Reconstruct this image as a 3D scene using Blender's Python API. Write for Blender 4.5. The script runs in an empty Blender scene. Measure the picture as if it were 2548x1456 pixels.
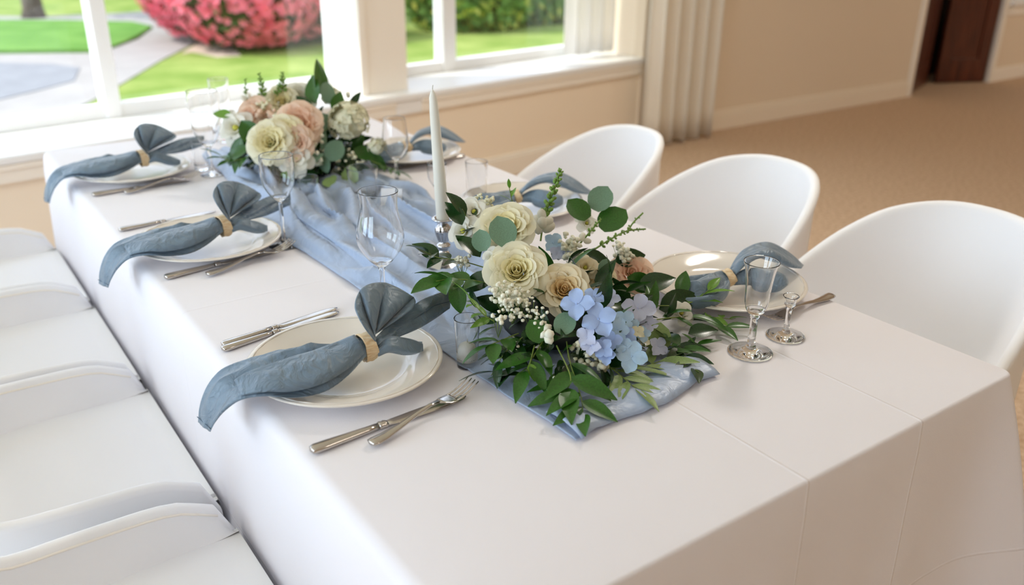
import bpy, bmesh, math, random
from math import sin, cos, pi, radians, sqrt, exp
from mathutils import Vector, Matrix, Euler, Quaternion

random.seed(7)
scene = bpy.context.scene
COL = scene.collection

# ------------------------------------------------------------------ camera
FPX = 2183.7
CX, CY = 1274.0, 728.0
CAM = Vector((-0.3170, -0.5080, 1.3717))
YAW, PIT, ROL = radians(35.456), radians(23.344), radians(0.6605)
_f = Vector((sin(YAW) * cos(PIT), cos(YAW) * cos(PIT), -sin(PIT)))
_r = Vector((cos(YAW), -sin(YAW), 0))
_u = _r.cross(_f)
CR = _r * cos(ROL) + _u * sin(ROL)
CU = -_r * sin(ROL) + _u * cos(ROL)
CF = _f
cam_d = bpy.data.cameras.new('camera')
cam = bpy.data.objects.new('camera', cam_d)
COL.objects.link(cam)
cam.matrix_world = Matrix(((CR.x, CU.x, -CF.x, CAM.x), (CR.y, CU.y, -CF.y, CAM.y),
                           (CR.z, CU.z, -CF.z, CAM.z), (0, 0, 0, 1)))
cam_d.sensor_width = 36.0
cam_d.lens = FPX / 2548 * 36
cam_d.clip_start = 0.05
cam_d.dof.use_dof = True
cam_d.dof.focus_distance = 1.34
cam_d.dof.aperture_fstop = 2.9
scene.camera = cam

# ------------------------------------------------------------------ world, sun, daylight, exposure
world = bpy.data.worlds.new('sky')
scene.world = world
world.use_nodes = True
wn = world.node_tree.nodes
wl = world.node_tree.links
bg = wn['Background']
sky = wn.new('ShaderNodeTexSky')
sky.sky_type = 'HOSEK_WILKIE'
sky.sun_direction = Vector((-0.75, 0.26, 1.0)).normalized()
sky.turbidity = 3.5
sky.ground_albedo = 0.4
wmix = wn.new('ShaderNodeMixRGB')
wmix.inputs[0].default_value = 0.75
wmix.inputs[2].default_value = (0.76, 0.82, 1.0, 1)
wl.new(sky.outputs[0], wmix.inputs[1])
wl.new(wmix.outputs[0], bg.inputs[0])
bg.inputs[1].default_value = 3.2

sun_d = bpy.data.lights.new('sun', 'SUN')
sun_d.energy = 4.5
sun_d.angle = radians(0.6)
sun_d.color = (1.0, 0.95, 0.87)
sun = bpy.data.objects.new('sun', sun_d)
COL.objects.link(sun)
SUNV = Vector((0.75, -0.26, -1.0))
sun.rotation_euler = SUNV.to_track_quat('-Z', 'Y').to_euler()


def area(name, loc, direction, sx, sy, power, color):
    d = bpy.data.lights.new(name, 'AREA')
    d.shape = 'RECTANGLE'
    d.size = sx
    d.size_y = sy
    d.energy = power
    d.color = color
    o = bpy.data.objects.new(name, d)
    COL.objects.link(o)
    o.location = loc
    o.rotation_euler = Vector(direction).to_track_quat('-Z', 'Z' if abs(direction[2]) < .9 else 'Y').to_euler()
    return o


DAY = (0.66, 0.83, 1.0)
# daylight entering by the two windows of the left wall and the big front windows
area('daylight_left_a', (-3.42, 2.0, 1.55), (1, 0, -0.12), 1.7, 1.7, 70, DAY)
area('daylight_left_b', (-3.42, -0.4, 1.55), (1, 0, -0.12), 1.9, 1.7, 55, DAY)
scene.view_settings.view_transform = 'Standard'
scene.view_settings.look = 'None'
scene.view_settings.gamma = 1.0
scene.view_settings.use_curve_mapping = False
scene.view_settings.exposure = -0.06
try:
    scene.cycles.use_denoising = True
    scene.cycles.max_bounces = 14
    scene.cycles.transmission_bounces = 12
    scene.cycles.transparent_max_bounces = 16
    scene.cycles.diffuse_bounces = 6
    scene.cycles.glossy_bounces = 6
    scene.cycles.sample_clamp_indirect = 4.0
    scene.cycles.blur_glossy = 0.6
except Exception:
    pass


# ------------------------------------------------------------------ pixel -> world (photo frame 2548x1456)
def ray(px, py):
    return CF + CR * ((px - CX) / FPX) - CU * ((py - CY) / FPX)


def onz(px, py, z):
    d = ray(px, py)
    return CAM + d * ((z - CAM.z) / d.z)


def ony(px, py, y):
    d = ray(px, py)
    return CAM + d * ((y - CAM.y) / d.y)


def depth_of(p):
    return (Vector(p) - CAM).dot(CF)


# ------------------------------------------------------------------ materials
def srgb(r, g, b):
    def f(c):
        c /= 255.0
        return c / 12.92 if c <= 0.04045 else ((c + 0.055) / 1.055) ** 2.4
    return (f(r), f(g), f(b), 1)


def pbr(name, col, rough=0.6, metal=0.0, bump=0.0, bscale=200.0, var=0.0, vscale=8.0, spec=0.5, sheen=0.0,
        col2=None, trans=0.0, stretch=None):
    m = bpy.data.materials.new(name)
    m.use_nodes = True
    nt = m.node_tree
    b = nt.nodes['Principled BSDF']
    b.inputs['Roughness'].default_value = rough
    b.inputs['Metallic'].default_value = metal
    b.inputs['Specular IOR Level'].default_value = spec
    b.inputs['Base Color'].default_value = col
    if sheen:
        b.inputs['Sheen Weight'].default_value = sheen
        b.inputs['Sheen Roughness'].default_value = 0.4
    tc = None
    if var or bump or col2:
        tc = nt.nodes.new('ShaderNodeTexCoord')
        src = tc.outputs['Object']
        if stretch:
            mp = nt.nodes.new('ShaderNodeMapping')
            mp.inputs['Scale'].default_value = stretch
            nt.links.new(src, mp.inputs[0])
            src = mp.outputs[0]
    colsock = None
    if var or col2:
        n = nt.nodes.new('ShaderNodeTexNoise')
        n.inputs['Scale'].default_value = vscale
        n.inputs['Detail'].default_value = 4
        nt.links.new(src, n.inputs['Vector'])
        rp = nt.nodes.new('ShaderNodeValToRGB')
        rp.color_ramp.elements[0].position = 0.35
        rp.color_ramp.elements[1].position = 0.65
        c2 = col2 or tuple(min(1, c * (1 + var)) for c in col[:3]) + (1,)
        c1 = col if col2 else tuple(c * (1 - var) for c in col[:3]) + (1,)
        rp.color_ramp.elements[0].color = c1
        rp.color_ramp.elements[1].color = c2
        nt.links.new(n.outputs[0], rp.inputs[0])
        nt.links.new(rp.outputs[0], b.inputs['Base Color'])
        colsock = rp.outputs[0]
    if bump:
        n2 = nt.nodes.new('ShaderNodeTexNoise')
        n2.inputs['Scale'].default_value = bscale
        n2.inputs['Detail'].default_value = 3
        nt.links.new(src, n2.inputs['Vector'])
        bp = nt.nodes.new('ShaderNodeBump')
        bp.inputs['Strength'].default_value = bump
        bp.inputs['Distance'].default_value = 0.002
        nt.links.new(n2.outputs[0], bp.inputs['Height'])
        nt.links.new(bp.outputs[0], b.inputs['Normal'])
    if trans:
        out = nt.nodes['Material Output']
        tr = nt.nodes.new('ShaderNodeBsdfTranslucent')
        tr.inputs[0].default_value = col
        if colsock:
            nt.links.new(colsock, tr.inputs[0])
        mx = nt.nodes.new('ShaderNodeMixShader')
        mx.inputs[0].default_value = trans
        nt.links.new(b.outputs[0], mx.inputs[1])
        nt.links.new(tr.outputs[0], mx.inputs[2])
        nt.links.new(mx.outputs[0], out.inputs[0])
    return m


def glass_mat(name, col=(1, 1, 1, 1), ior=1.5):
    m = bpy.data.materials.new(name)
    m.use_nodes = True
    nt = m.node_tree
    nt.nodes.remove(nt.nodes['Principled BSDF'])
    g = nt.nodes.new('ShaderNodeBsdfGlass')
    g.inputs['Color'].default_value = col
    g.inputs['IOR'].default_value = ior
    g.inputs['Roughness'].default_value = 0.0
    nt.links.new(g.outputs[0], nt.nodes['Material Output'].inputs[0])
    return m


def pane_mat(name):
    m = bpy.data.materials.new(name)
    m.use_nodes = True
    nt = m.node_tree
    nt.nodes.remove(nt.nodes['Principled BSDF'])
    t = nt.nodes.new('ShaderNodeBsdfTransparent')
    t.inputs[0].default_value = (0.97, 0.99, 0.98, 1)
    g = nt.nodes.new('ShaderNodeBsdfGlossy')
    g.inputs['Roughness'].default_value = 0.0
    lw = nt.nodes.new('ShaderNodeLayerWeight')
    lw.inputs['Blend'].default_value = 0.5
    pw = nt.nodes.new('ShaderNodeMath')
    pw.operation = 'POWER'
    pw.inputs[1].default_value = 5.0
    nt.links.new(lw.outputs['Facing'], pw.inputs[0])
    ma = nt.nodes.new('ShaderNodeMath')
    ma.operation = 'MULTIPLY_ADD'
    ma.inputs[1].default_value = 0.96
    ma.inputs[2].default_value = 0.04
    nt.links.new(pw.outputs[0], ma.inputs[0])
    mx = nt.nodes.new('ShaderNodeMixShader')
    nt.links.new(ma.outputs[0], mx.inputs[0])
    nt.links.new(t.outputs[0], mx.inputs[1])
    nt.links.new(g.outputs[0], mx.inputs[2])
    nt.links.new(mx.outputs[0], nt.nodes['Material Output'].inputs[0])
    return m


M = {}
M['wall'] = pbr('beige_wall_paint', srgb(236, 220, 198), 0.75, bump=0.06, bscale=300)
M['lit_wall'] = pbr('lightened_beige_wall_paint', srgb(250, 236, 216), 0.7, bump=0.06, bscale=300)  # wall paint lightened to stand in for stronger light under the windows
M['gap_shade'] = pbr('corridor_painted_shade', srgb(52, 36, 28), 0.7)  # corridor walls coloured dark so the door gap looks unlit
M['skirting'] = pbr('light_beige_skirting', srgb(246, 234, 216), 0.5)
M['trim'] = pbr('cream_trim_paint', srgb(250, 243, 232), 0.5)
M['frame'] = pbr('white_window_paint', srgb(246, 247, 248), 0.45)
M['ceil'] = pbr('ceiling_paint', srgb(245, 242, 236), 0.9)
M['pane'] = pane_mat('window_glass')
M['carpet'] = pbr('tan_carpet', srgb(186, 156, 128), 0.95, bump=1.0, bscale=150, col2=srgb(220, 195, 168), vscale=55, spec=0.1)
M['cloth'] = pbr('white_tablecloth_linen', srgb(239, 236, 241), 0.8, bump=0.10, bscale=700, sheen=0.15, spec=0.2)
M['spandex'] = pbr('white_spandex_cover', srgb(247, 246, 247), 0.7, bump=0.03, bscale=900, sheen=0.2, spec=0.25)
M['wood'] = pbr('dark_mahogany', srgb(62, 26, 16), 0.3, col2=srgb(98, 46, 28), vscale=6, stretch=(9, 9, 0.6))
M['darkwood'] = pbr('table_plywood', srgb(120, 85, 55), 0.6, var=0.2, vscale=5)
M['steel'] = pbr('stainless_steel', srgb(196, 190, 184), 0.16, 1.0)
M['silver'] = pbr('polished_silver', srgb(205, 205, 208), 0.10, 1.0)
M['china'] = pbr('glazed_white_china', srgb(236, 229, 220), 0.10, spec=0.6)
M['glass'] = glass_mat('clear_glass')
M['wax'] = pbr('ivory_wax', srgb(243, 241, 232), 0.45, spec=0.4, trans=0.2)
M['wick'] = pbr('cotton_wick', srgb(190, 188, 175), 0.9)
M['card'] = pbr('white_card', srgb(240, 241, 245), 0.7)
M['napkin'] = pbr('slate_blue_napkin', srgb(116, 137, 156), 0.40, bump=0.12, bscale=420, sheen=0.35, var=0.05, vscale=40, trans=0.08)
M['hem'] = pbr('napkin_stitching', srgb(86, 106, 126), 0.7)
M['runner'] = pbr('pale_blue_satin', srgb(166, 183, 210), 0.36, bump=0.04, bscale=600, sheen=0.35, spec=0.6, trans=0.06)
M['ring'] = pbr('straw_band', srgb(222, 188, 142), 0.65, bump=0.8, bscale=120, col2=srgb(240, 220, 185), vscale=60, stretch=(1, 1, 6))
M['curtain'] = pbr('cream_curtain', srgb(248, 240, 226), 0.85, bump=0.05, bscale=500, trans=0.3)
M['sheer'] = pbr('white_sheer', srgb(252, 250, 246), 0.85, trans=0.5)
M['lawn'] = pbr('lawn_grass', srgb(112, 138, 58), 0.95, bump=0.6, bscale=40, col2=srgb(150, 164, 90), vscale=1.6, spec=0.1)
M['lawn2'] = pbr('lush_grass', srgb(90, 136, 58), 0.95, bump=0.6, bscale=40, col2=srgb(112, 154, 74), vscale=2.0, spec=0.1)
M['concrete'] = pbr('pale_concrete', srgb(160, 156, 152), 0.9, var=0.06, vscale=3)
M['asphalt'] = pbr('grey_asphalt', srgb(134, 136, 140), 0.9, var=0.08, vscale=5)
M['soil'] = pbr('pale_soil', srgb(196, 178, 160), 0.95, var=0.1, vscale=8)
M['bark'] = pbr('grey_bark', srgb(96, 86, 76), 0.95, bump=1.0, bscale=20, var=0.25, vscale=6)
M['pink'] = pbr('azalea_pink', srgb(246, 112, 136), 0.7, col2=srgb(250, 146, 162), vscale=2, trans=0.25)
M['bush'] = pbr('bush_leaf', srgb(58, 82, 40), 0.6, col2=srgb(84, 112, 52), vscale=3, trans=0.2)
M['bushdark'] = pbr('bush_interior', srgb(84, 104, 60), 0.9)
M['hedge'] = pbr('hedge_leaf', srgb(92, 138, 66), 0.6, col2=srgb(134, 172, 84), vscale=2.0, trans=0.25)
M['hedgey'] = pbr('hedge_young_leaf', srgb(196, 206, 84), 0.6, col2=srgb(220, 216, 110), vscale=3, trans=0.3)
M['leaf_ruscus'] = pbr('ruscus_leaf', srgb(52, 98, 30), 0.30, var=0.18, vscale=25, trans=0.12)
M['leaf_bright'] = pbr('fresh_leaf', srgb(106, 152, 50), 0.34, var=0.15, vscale=25, trans=0.18)
M['leaf_dark'] = pbr('dark_leaf', srgb(30, 64, 26), 0.26, var=0.2, vscale=25, trans=0.08)
M['leaf_euc'] = pbr('eucalyptus_leaf', srgb(110, 142, 116), 0.5, var=0.12, vscale=30, trans=0.1)
M['leaf_olive'] = pbr('olive_leaf', srgb(136, 160, 96), 0.45, var=0.12, vscale=30, trans=0.12)
M['stem'] = pbr('green_stem', srgb(120, 140, 60), 0.5, var=0.2, vscale=30)
M['rose'] = pbr('cream_rose_petal', srgb(247, 242, 212), 0.5, col2=srgb(250, 246, 226), vscale=30, trans=0.38, spec=0.3)
M['rose2'] = pbr('ivory_rose_petal', srgb(247, 234, 200), 0.5, col2=srgb(249, 242, 218), vscale=30, trans=0.38, spec=0.3)
M['rose_in'] = pbr('yellow_cream_heart_petal', srgb(249, 241, 200), 0.5, trans=0.38, spec=0.3)
M['rose2_in'] = pbr('buff_heart_petal', srgb(243, 220, 172), 0.5, trans=0.38, spec=0.3)
M['peach_in'] = pbr('deep_peach_heart_petal', srgb(248, 214, 188), 0.5, trans=0.38, spec=0.3)
M['peach'] = pbr('peach_rose_petal', srgb(248, 220, 196), 0.5, col2=srgb(250, 230, 212), vscale=30, trans=0.38, spec=0.3)
M['white_petal'] = pbr('white_petal', srgb(248, 246, 236), 0.5, trans=0.38, spec=0.3)
M['pollen'] = pbr('yellow_green_centre', srgb(200, 196, 80), 0.7)
M['blue1'] = pbr('blue_hydrangea_petal', srgb(160, 188, 236), 0.55, col2=srgb(188, 206, 240), vscale=60, trans=0.2, spec=0.3)
M['blue2'] = pbr('lilac_hydrangea_petal', srgb(190, 200, 232), 0.55, col2=srgb(214, 218, 236), vscale=60, trans=0.2, spec=0.3)
M['blue3'] = pbr('ice_blue_hydrangea_petal', srgb(166, 204, 236), 0.55, col2=srgb(205, 225, 240), vscale=60, trans=0.2, spec=0.3)
M['gyp'] = pbr('gypsophila_bud', srgb(236, 234, 214), 0.7, var=0.08, vscale=50)
M['gypg'] = pbr('greenish_umbel', srgb(214, 212, 176), 0.7, col2=srgb(232, 226, 200), vscale=60)
M['bud'] = pbr('green_bud', srgb(96, 138, 52), 0.5, col2=srgb(134, 166, 72), vscale=60, trans=0.1)
M['vase'] = pbr('black_foam_tray', srgb(34, 38, 34), 0.6)
M['fill_ring'] = pbr('fill_lamp_ring', srgb(240, 236, 226), 0.6)  # ring of the added ceiling fill lamps


def wrinkle(m, scale, dist, strength=0.6):
    """fine crumpling of a cloth, chained before its weave bump"""
    nt = m.node_tree
    b = nt.nodes['Principled BSDF']
    tc = nt.nodes.new('ShaderNodeTexCoord')
    n = nt.nodes.new('ShaderNodeTexNoise')
    n.inputs['Scale'].default_value = scale
    n.inputs['Detail'].default_value = 3
    n.inputs['Distortion'].default_value = 1.6
    nt.links.new(tc.outputs['Object'], n.inputs['Vector'])
    bp = nt.nodes.new('ShaderNodeBump')
    bp.inputs['Strength'].default_value = strength
    bp.inputs['Distance'].default_value = dist
    nt.links.new(n.outputs[0], bp.inputs['Height'])
    nt.links.new(bp.outputs[0], b.inputs['Normal'].links[0].from_node.inputs['Normal'])


wrinkle(M['napkin'], 26, 0.012, 0.55)
wrinkle(M['runner'], 22, 0.010, 0.35)


# ------------------------------------------------------------------ mesh helpers
class MB:
    def __init__(s):
        s.v = []
        s.f = []

    def add(s, verts, faces):
        o = len(s.v)
        s.v += [Vector(p) for p in verts]
        s.f += [tuple(i + o for i in f) for f in faces]

    def box(s, a, b):
        (x0, y0, z0), (x1, y1, z1) = a, b
        s.add([(x0, y0, z0), (x1, y0, z0), (x1, y1, z0), (x0, y1, z0), (x0, y0, z1), (x1, y0, z1), (x1, y1, z1), (x0, y1, z1)],
              [(0, 3, 2, 1), (4, 5, 6, 7), (0, 1, 5, 4), (1, 2, 6, 5), (2, 3, 7, 6), (3, 0, 4, 7)])

    def obox(s, fn, a, b):
        """box in a local frame mapped by fn"""
        t = MB()
        t.box(a, b)
        s.add([fn(p) for p in t.v], t.f)

    def prism(s, pts, z0, z1):
        n = len(pts)
        s.add([(p[0], p[1], z0) for p in pts] + [(p[0], p[1], z1) for p in pts],
              [tuple(range(n - 1, -1, -1)), tuple(range(n, 2 * n))] + [(i, (i + 1) % n, n + (i + 1) % n, n + i) for i in range(n)])

    def grid(s, rows, closed=False, cap=False):
        m, n = len(rows), len(rows[0])
        vs = [p for r in rows for p in r]
        fs = []
        for i in range(m - 1):
            for j in range(n if closed else n - 1):
                k = (j + 1) % n
                fs.append((i * n + j, i * n + k, (i + 1) * n + k, (i + 1) * n + j))
        if cap:
            fs.append(tuple(range(n - 1, -1, -1)))
            fs.append(tuple((m - 1) * n + j for j in range(n)))
        s.add(vs, fs)

    def lathe(s, prof, n=32, c=(0, 0, 0), axis=None):
        rows = []
        c = Vector(c)
        q = Vector((0, 0, 1)).rotation_difference(Vector(axis)) if axis is not None else None
        for r, z in prof:
            row = []
            for i in range(n):
                a = 2 * pi * i / n
                p = Vector((max(r, 1e-5) * cos(a), max(r, 1e-5) * sin(a), z))
                if q:
                    p = q @ p
                row.append(c + p)
            rows.append(row)
        s.grid(rows, closed=True)

    def tube(s, path, rad, n=6, cap=True):
        path = [Vector(p) for p in path]
        rows = []
        up = Vector((0, 0, 1))
        t0 = (path[1] - path[0]).normalized()
        if abs(t0.dot(up)) > 0.9:
            up = Vector((1, 0, 0))
        a = t0.cross(up).normalized()
        for i, p in enumerate(path):
            t = (path[min(i + 1, len(path) - 1)] - path[max(i - 1, 0)])
            if t.length < 1e-9:
                t = t0
            t.normalize()
            a = (a - t * a.dot(t))
            a.normalize()
            b = t.cross(a)
            r = rad[i] if isinstance(rad, (list, tuple)) else rad
            rows.append([p + a * (r * cos(2 * pi * k / n)) + b * (r * sin(2 * pi * k / n)) for k in range(n)])
        s.grid(rows, closed=True, cap=cap)

    def ico(s, c, r, sub=1, squash=(1, 1, 1), jit=0.0, rot=None):
        bm = bmesh.new()
        bmesh.ops.create_icosphere(bm, subdivisions=sub, radius=1.0)
        c = Vector(c)
        vs = []
        for v in bm.verts:
            p = Vector((v.co.x * squash[0], v.co.y * squash[1], v.co.z * squash[2])) * r * (1 + random.uniform(-jit, jit))
            if rot:
                p = rot @ p
            vs.append(c + p)
        fs = [tuple(v.index for v in f.verts) for f in bm.faces]
        bm.free()
        s.add(vs, fs)

    def mesh(s, name, mat, smooth=True):
        me = bpy.data.meshes.new(name)
        me.from_pydata([tuple(p) for p in s.v], [], s.f)
        me.materials.append(mat)
        if smooth:
            me.polygons.foreach_set('use_smooth', [True] * len(me.polygons))
        me.update()
        return me

    def build(s, name, mat, parent=None, smooth=True, world=True, kind=None, label=None, solid=0.0, sub=0, bevel=0.0, off=0.0):
        if world and parent is not None:
            base = base_of(parent)
            for p in s.v:
                p -= base
        o = bpy.data.objects.new(name, s.mesh(name, mat, smooth))
        COL.objects.link(o)
        if parent is not None:
            o.parent = parent
        if kind:
            o['kind'] = kind
        if label:
            o['label'] = label
        if bevel:
            b = o.modifiers.new('bevel', 'BEVEL')
            b.width = bevel
            b.segments = 2
            b.limit_method = 'ANGLE'
        if solid:
            md = o.modifiers.new('thickness', 'SOLIDIFY')
            md.thickness = solid
            md.offset = off
        if sub:
            md = o.modifiers.new('smooth', 'SUBSURF')
            md.levels = sub
            md.render_levels = sub
        return o


def base_of(o):
    b = Vector((0, 0, 0))
    while o is not None:
        b += Vector(o.location)
        o = o.parent
    return b


def thing(name, label, cat, loc, group=None):
    o = bpy.data.objects.new(name, None)
    o.empty_display_size = 0.05
    COL.objects.link(o)
    o.location = loc
    return tag(o, label, cat, group)


def tag(o, label, cat, group=None):
    o['label'] = label
    o['category'] = cat
    if group:
        o['group'] = group
    return o


def inst(me, name, parent, mat4, label=None):
    o = bpy.data.objects.new(name, me)
    COL.objects.link(o)
    o.parent = parent
    o.matrix_local = mat4
    if label:
        o['label'] = label
    return o


def copy_tree(o, parent=None):
    c = o.copy()
    COL.objects.link(c)
    c.parent = parent
    for ch in list(o.children):
        copy_tree(ch, c)
    return c


def structure(name, mb, mat, parent=None, smooth=False, bevel=0.0, label=None):
    o = mb.build(name, mat, parent, smooth=smooth, bevel=bevel, label=label)
    if parent is None:
        o['kind'] = 'structure'
    return o


def cr(pts, n):
    """Catmull-Rom through a list of vectors/tuples, n samples"""
    pts = [Vector(p) for p in pts]
    m = len(pts) - 1
    out = []
    for i in range(n):
        t = i / (n - 1) * m
        k = min(int(t), m - 1)
        f = t - k
        p0 = pts[k - 1] if k > 0 else pts[0] * 2 - pts[1]
        p1, p2 = pts[k], pts[k + 1]
        p3 = pts[k + 2] if k + 2 <= m else pts[m] * 2 - pts[m - 1]
        out.append(0.5 * ((2 * p1) + (p2 - p0) * f + (2 * p0 - 5 * p1 + 4 * p2 - p3) * f * f + (3 * p1 - p0 - 3 * p2 + p3) * f ** 3))
    return out


def lerp1(tab, x):
    if x <= tab[0][0]:
        return tab[0][1]
    for (x0, y0), (x1, y1) in zip(tab, tab[1:]):
        if x <= x1:
            t = (x - x0) / (x1 - x0)
            t = t * t * (3 - 2 * t) * 0.4 + t * 0.6
            return y0 + (y1 - y0) * t
    return tab[-1][1]


def vnoise(x, y, s=0):
    def h(i, j):
        v = sin(i * 127.1 + j * 311.7 + s * 74.7) * 43758.5453
        return v - math.floor(v)
    i, j = math.floor(x), math.floor(y)
    fx, fy = x - i, y - j
    fx = fx * fx * (3 - 2 * fx)
    fy = fy * fy * (3 - 2 * fy)
    return (h(i, j) * (1 - fx) + h(i + 1, j) * fx) * (1 - fy) + (h(i, j + 1) * (1 - fx) + h(i + 1, j + 1) * fx) * fy


# ================================================================== THE ROOM
BET = radians(8.8)
WO = Vector((1.5, 3.29, 0))
WE = Vector((cos(BET), sin(BET), 0))
WN = Vector((-sin(BET), cos(BET), 0))


def wf(p):
    """window-wall frame: (along, outward, z) -> world"""
    return WO + WE * p[0] + WN * p[1] + Vector((0, 0, p[2]))


SILL = 0.55
YW = 3.63
HEAD = 2.45
CEIL = 2.8
XR = 10.5
b = MB()
WL0, WL1 = wf((-4.9, 0.3, 0)), wf((2.2, 0.3, 0))
b.prism([(-3.3, -4.2), (XR, -4.2), (XR, YW + .1), (6.6, YW + .1), (6.6, YW + .7), (8.2, YW + .7), (8.2, YW + .1), (XR, YW + .1)][:3] + [(8.5, YW + .1), (8.5, YW + .6), (6.45, YW + .6), (6.45, YW + .1), (WL1.x, YW + .1), (WL1.x, WL1.y), (WL0.x, WL0.y)], -0.1, 0.0)
structure('floor', b, M['carpet'])
b = MB()
b.prism([(-3.5, -4.4), (XR + .2, -4.4), (XR + .2, YW + .12), (WL1.x, YW + .12), (WL1.x, WL1.y), (WL0.x, WL0.y)], CEIL, CEIL + 0.1)
structure('ceiling', b, M['ceil'])

# window wall (far side): below the sills, pillar, above the heads
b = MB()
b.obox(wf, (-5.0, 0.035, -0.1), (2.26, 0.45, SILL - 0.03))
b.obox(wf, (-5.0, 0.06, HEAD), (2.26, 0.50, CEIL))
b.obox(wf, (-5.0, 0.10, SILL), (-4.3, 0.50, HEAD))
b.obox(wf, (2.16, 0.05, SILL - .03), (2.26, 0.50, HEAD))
structure('wall_back', b, M['lit_wall'])
b = MB()
b.obox(wf, (0.255, 0.135, SILL), (0.375, 0.50, HEAD))
b.obox(wf, (0.10, 0.12, SILL), (0.375, 0.40, HEAD))
structure('trim_1', b, M['trim'], bevel=0.004)
b = MB()
b.obox(wf, (0.085, 0.105, SILL), (0.125, 0.14, HEAD))
structure('trim_2', b, M['trim'], bevel=0.004)
# baseboard of the window wall
b = MB()
b.obox(wf, (-4.9, 0.012, 0.0), (2.2, 0.034, 0.11))
b.obox(wf, (-4.9, 0.020, 0.11), (2.2, 0.034, 0.125))
structure('baseboard_back', b, M['trim'], bevel=0.003)


def window(name, u0, u1, mulls, jl, jr, mw):
    """white frame with mullions and panes; sill board and apron"""
    root = bpy.data.objects.new(name, None)
    COL.objects.link(root)
    root['kind'] = 'structure'
    root.location = wf(((u0 + u1) / 2, 0.4, SILL))
    b = MB()
    b.obox(wf, (u0, 0.0, SILL - 0.03), (u1, 0.45, SILL))
    b.build('sill', M['frame'], root, smooth=False, bevel=0.006)
    b = MB()
    b.obox(wf, (u0, 0.012, SILL - 0.10), (u1, 0.034, SILL - 0.031))
    b.obox(wf, (u0, 0.004, SILL - 0.052), (u1, 0.034, SILL - 0.031))
    b.build('apron', M['trim'], root, smooth=False, bevel=0.003)
    for nm, a, c in (('bottom_rail', (u0, 0.41, SILL), (u1, 0.48, SILL + 0.055)), ('top_rail', (u0, 0.41, HEAD - .06), (u1, 0.48, HEAD)),
                     ('jamb', (u0, 0.405, SILL), (u0 + jl, 0.485, HEAD)), ('jamb', (u1 - jr, 0.405, SILL), (u1, 0.485, HEAD))):
        b = MB()
        b.obox(wf, a, c)
        b.build(nm, M['frame'], root, smooth=False, bevel=0.005)
    for mu in mulls:
        b = MB()
        b.obox(wf, (mu - mw / 2, 0.40, SILL), (mu + mw / 2, 0.485, HEAD))
        b.build('mullion', M['frame'], root, smooth=False, bevel=0.006)
    edges = [u0 + jl] + list(mulls) + [u1 - jr]
    for a, c in zip(edges, edges[1:]):
        b = MB()
        b.obox(wf, (a + .005, 0.442, SILL + 0.05), (c - .005, 0.446, HEAD - 0.05))
        b.build('pane', M['pane'], root, smooth=False)
    return root


window('window_1', -4.3, 0.215, (-2.6, -0.985), 0.08, 0.09, 0.066)
window('window_2', 0.375, 2.16, (0.893,), 0.05, 0.10, 0.095)
# the stretch of sill shelf in front of the pillar
b = MB()
b.obox(wf, (0.215, 0.0, SILL - 0.03), (0.375, 0.45, SILL))
b.obox(wf, (0.215, 0.012, SILL - 0.10), (0.375, 0.034, SILL - 0.031))
structure('trim_3', b, M['frame'], bevel=0.004)

# the wall continuing to the right, with a doorway
YW = 3.63
b = MB()
b.box((3.62, YW, -0.1), (6.68, YW + .12, CEIL))
b.box((6.68, YW, 2.15), (7.95, YW + .12, CEIL))
b.box((7.95, YW, -0.1), (XR, YW + .12, 0.62))
b.box((7.95, YW, 0.62), (8.03, YW + .12, CEIL))
b.box((9.6, YW, 0.62), (XR, YW + .12, CEIL))
b.box((8.03, YW, 2.3), (9.6, YW + .12, CEIL))
structure('wall_right', b, M['wall'])
b = MB()
b.box((3.70, YW - .018, 0), (6.64, YW, 0.105))
b.box((3.70, YW - .010, 0.105), (6.64, YW, 0.14))
structure('baseboard_right', b, M['skirting'], bevel=0.004)
b = MB()
b.box((8.0, YW - .018, 0), (XR, YW, 0.12))
structure('trim_4', b, M['trim'], bevel=0.004)
b = MB()
b.box((6.64, YW - .02, 0), (6.70, YW + .02, 2.2))
b.box((7.93, YW - .02, 0), (8.00, YW + .02, 2.2))
b.box((6.70, YW - .02, 2.13), (7.93, YW + .02, 2.2))
structure('trim_5', b, M['trim'], bevel=0.004)
# corridor behind the doorway
b = MB()
b.prism([(6.4, 4.17), (8.6, 4.17), (8.6, 4.25), (6.4, 4.25)], -0.1, CEIL)
b.prism([(6.4, YW + .12), (6.48, YW + .12), (6.48, 4.25), (6.4, 4.25)], -0.1, CEIL)
b.prism([(8.52, YW + .12), (8.6, YW + .12), (8.6, 4.25), (8.52, 4.25)], -0.1, CEIL)
b.prism([(6.4, YW + .12), (8.6, YW + .12), (8.6, 4.25), (6.4, 4.25)], 2.5, 2.6)
structure('wall_corridor', b, M['gap_shade'])


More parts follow.
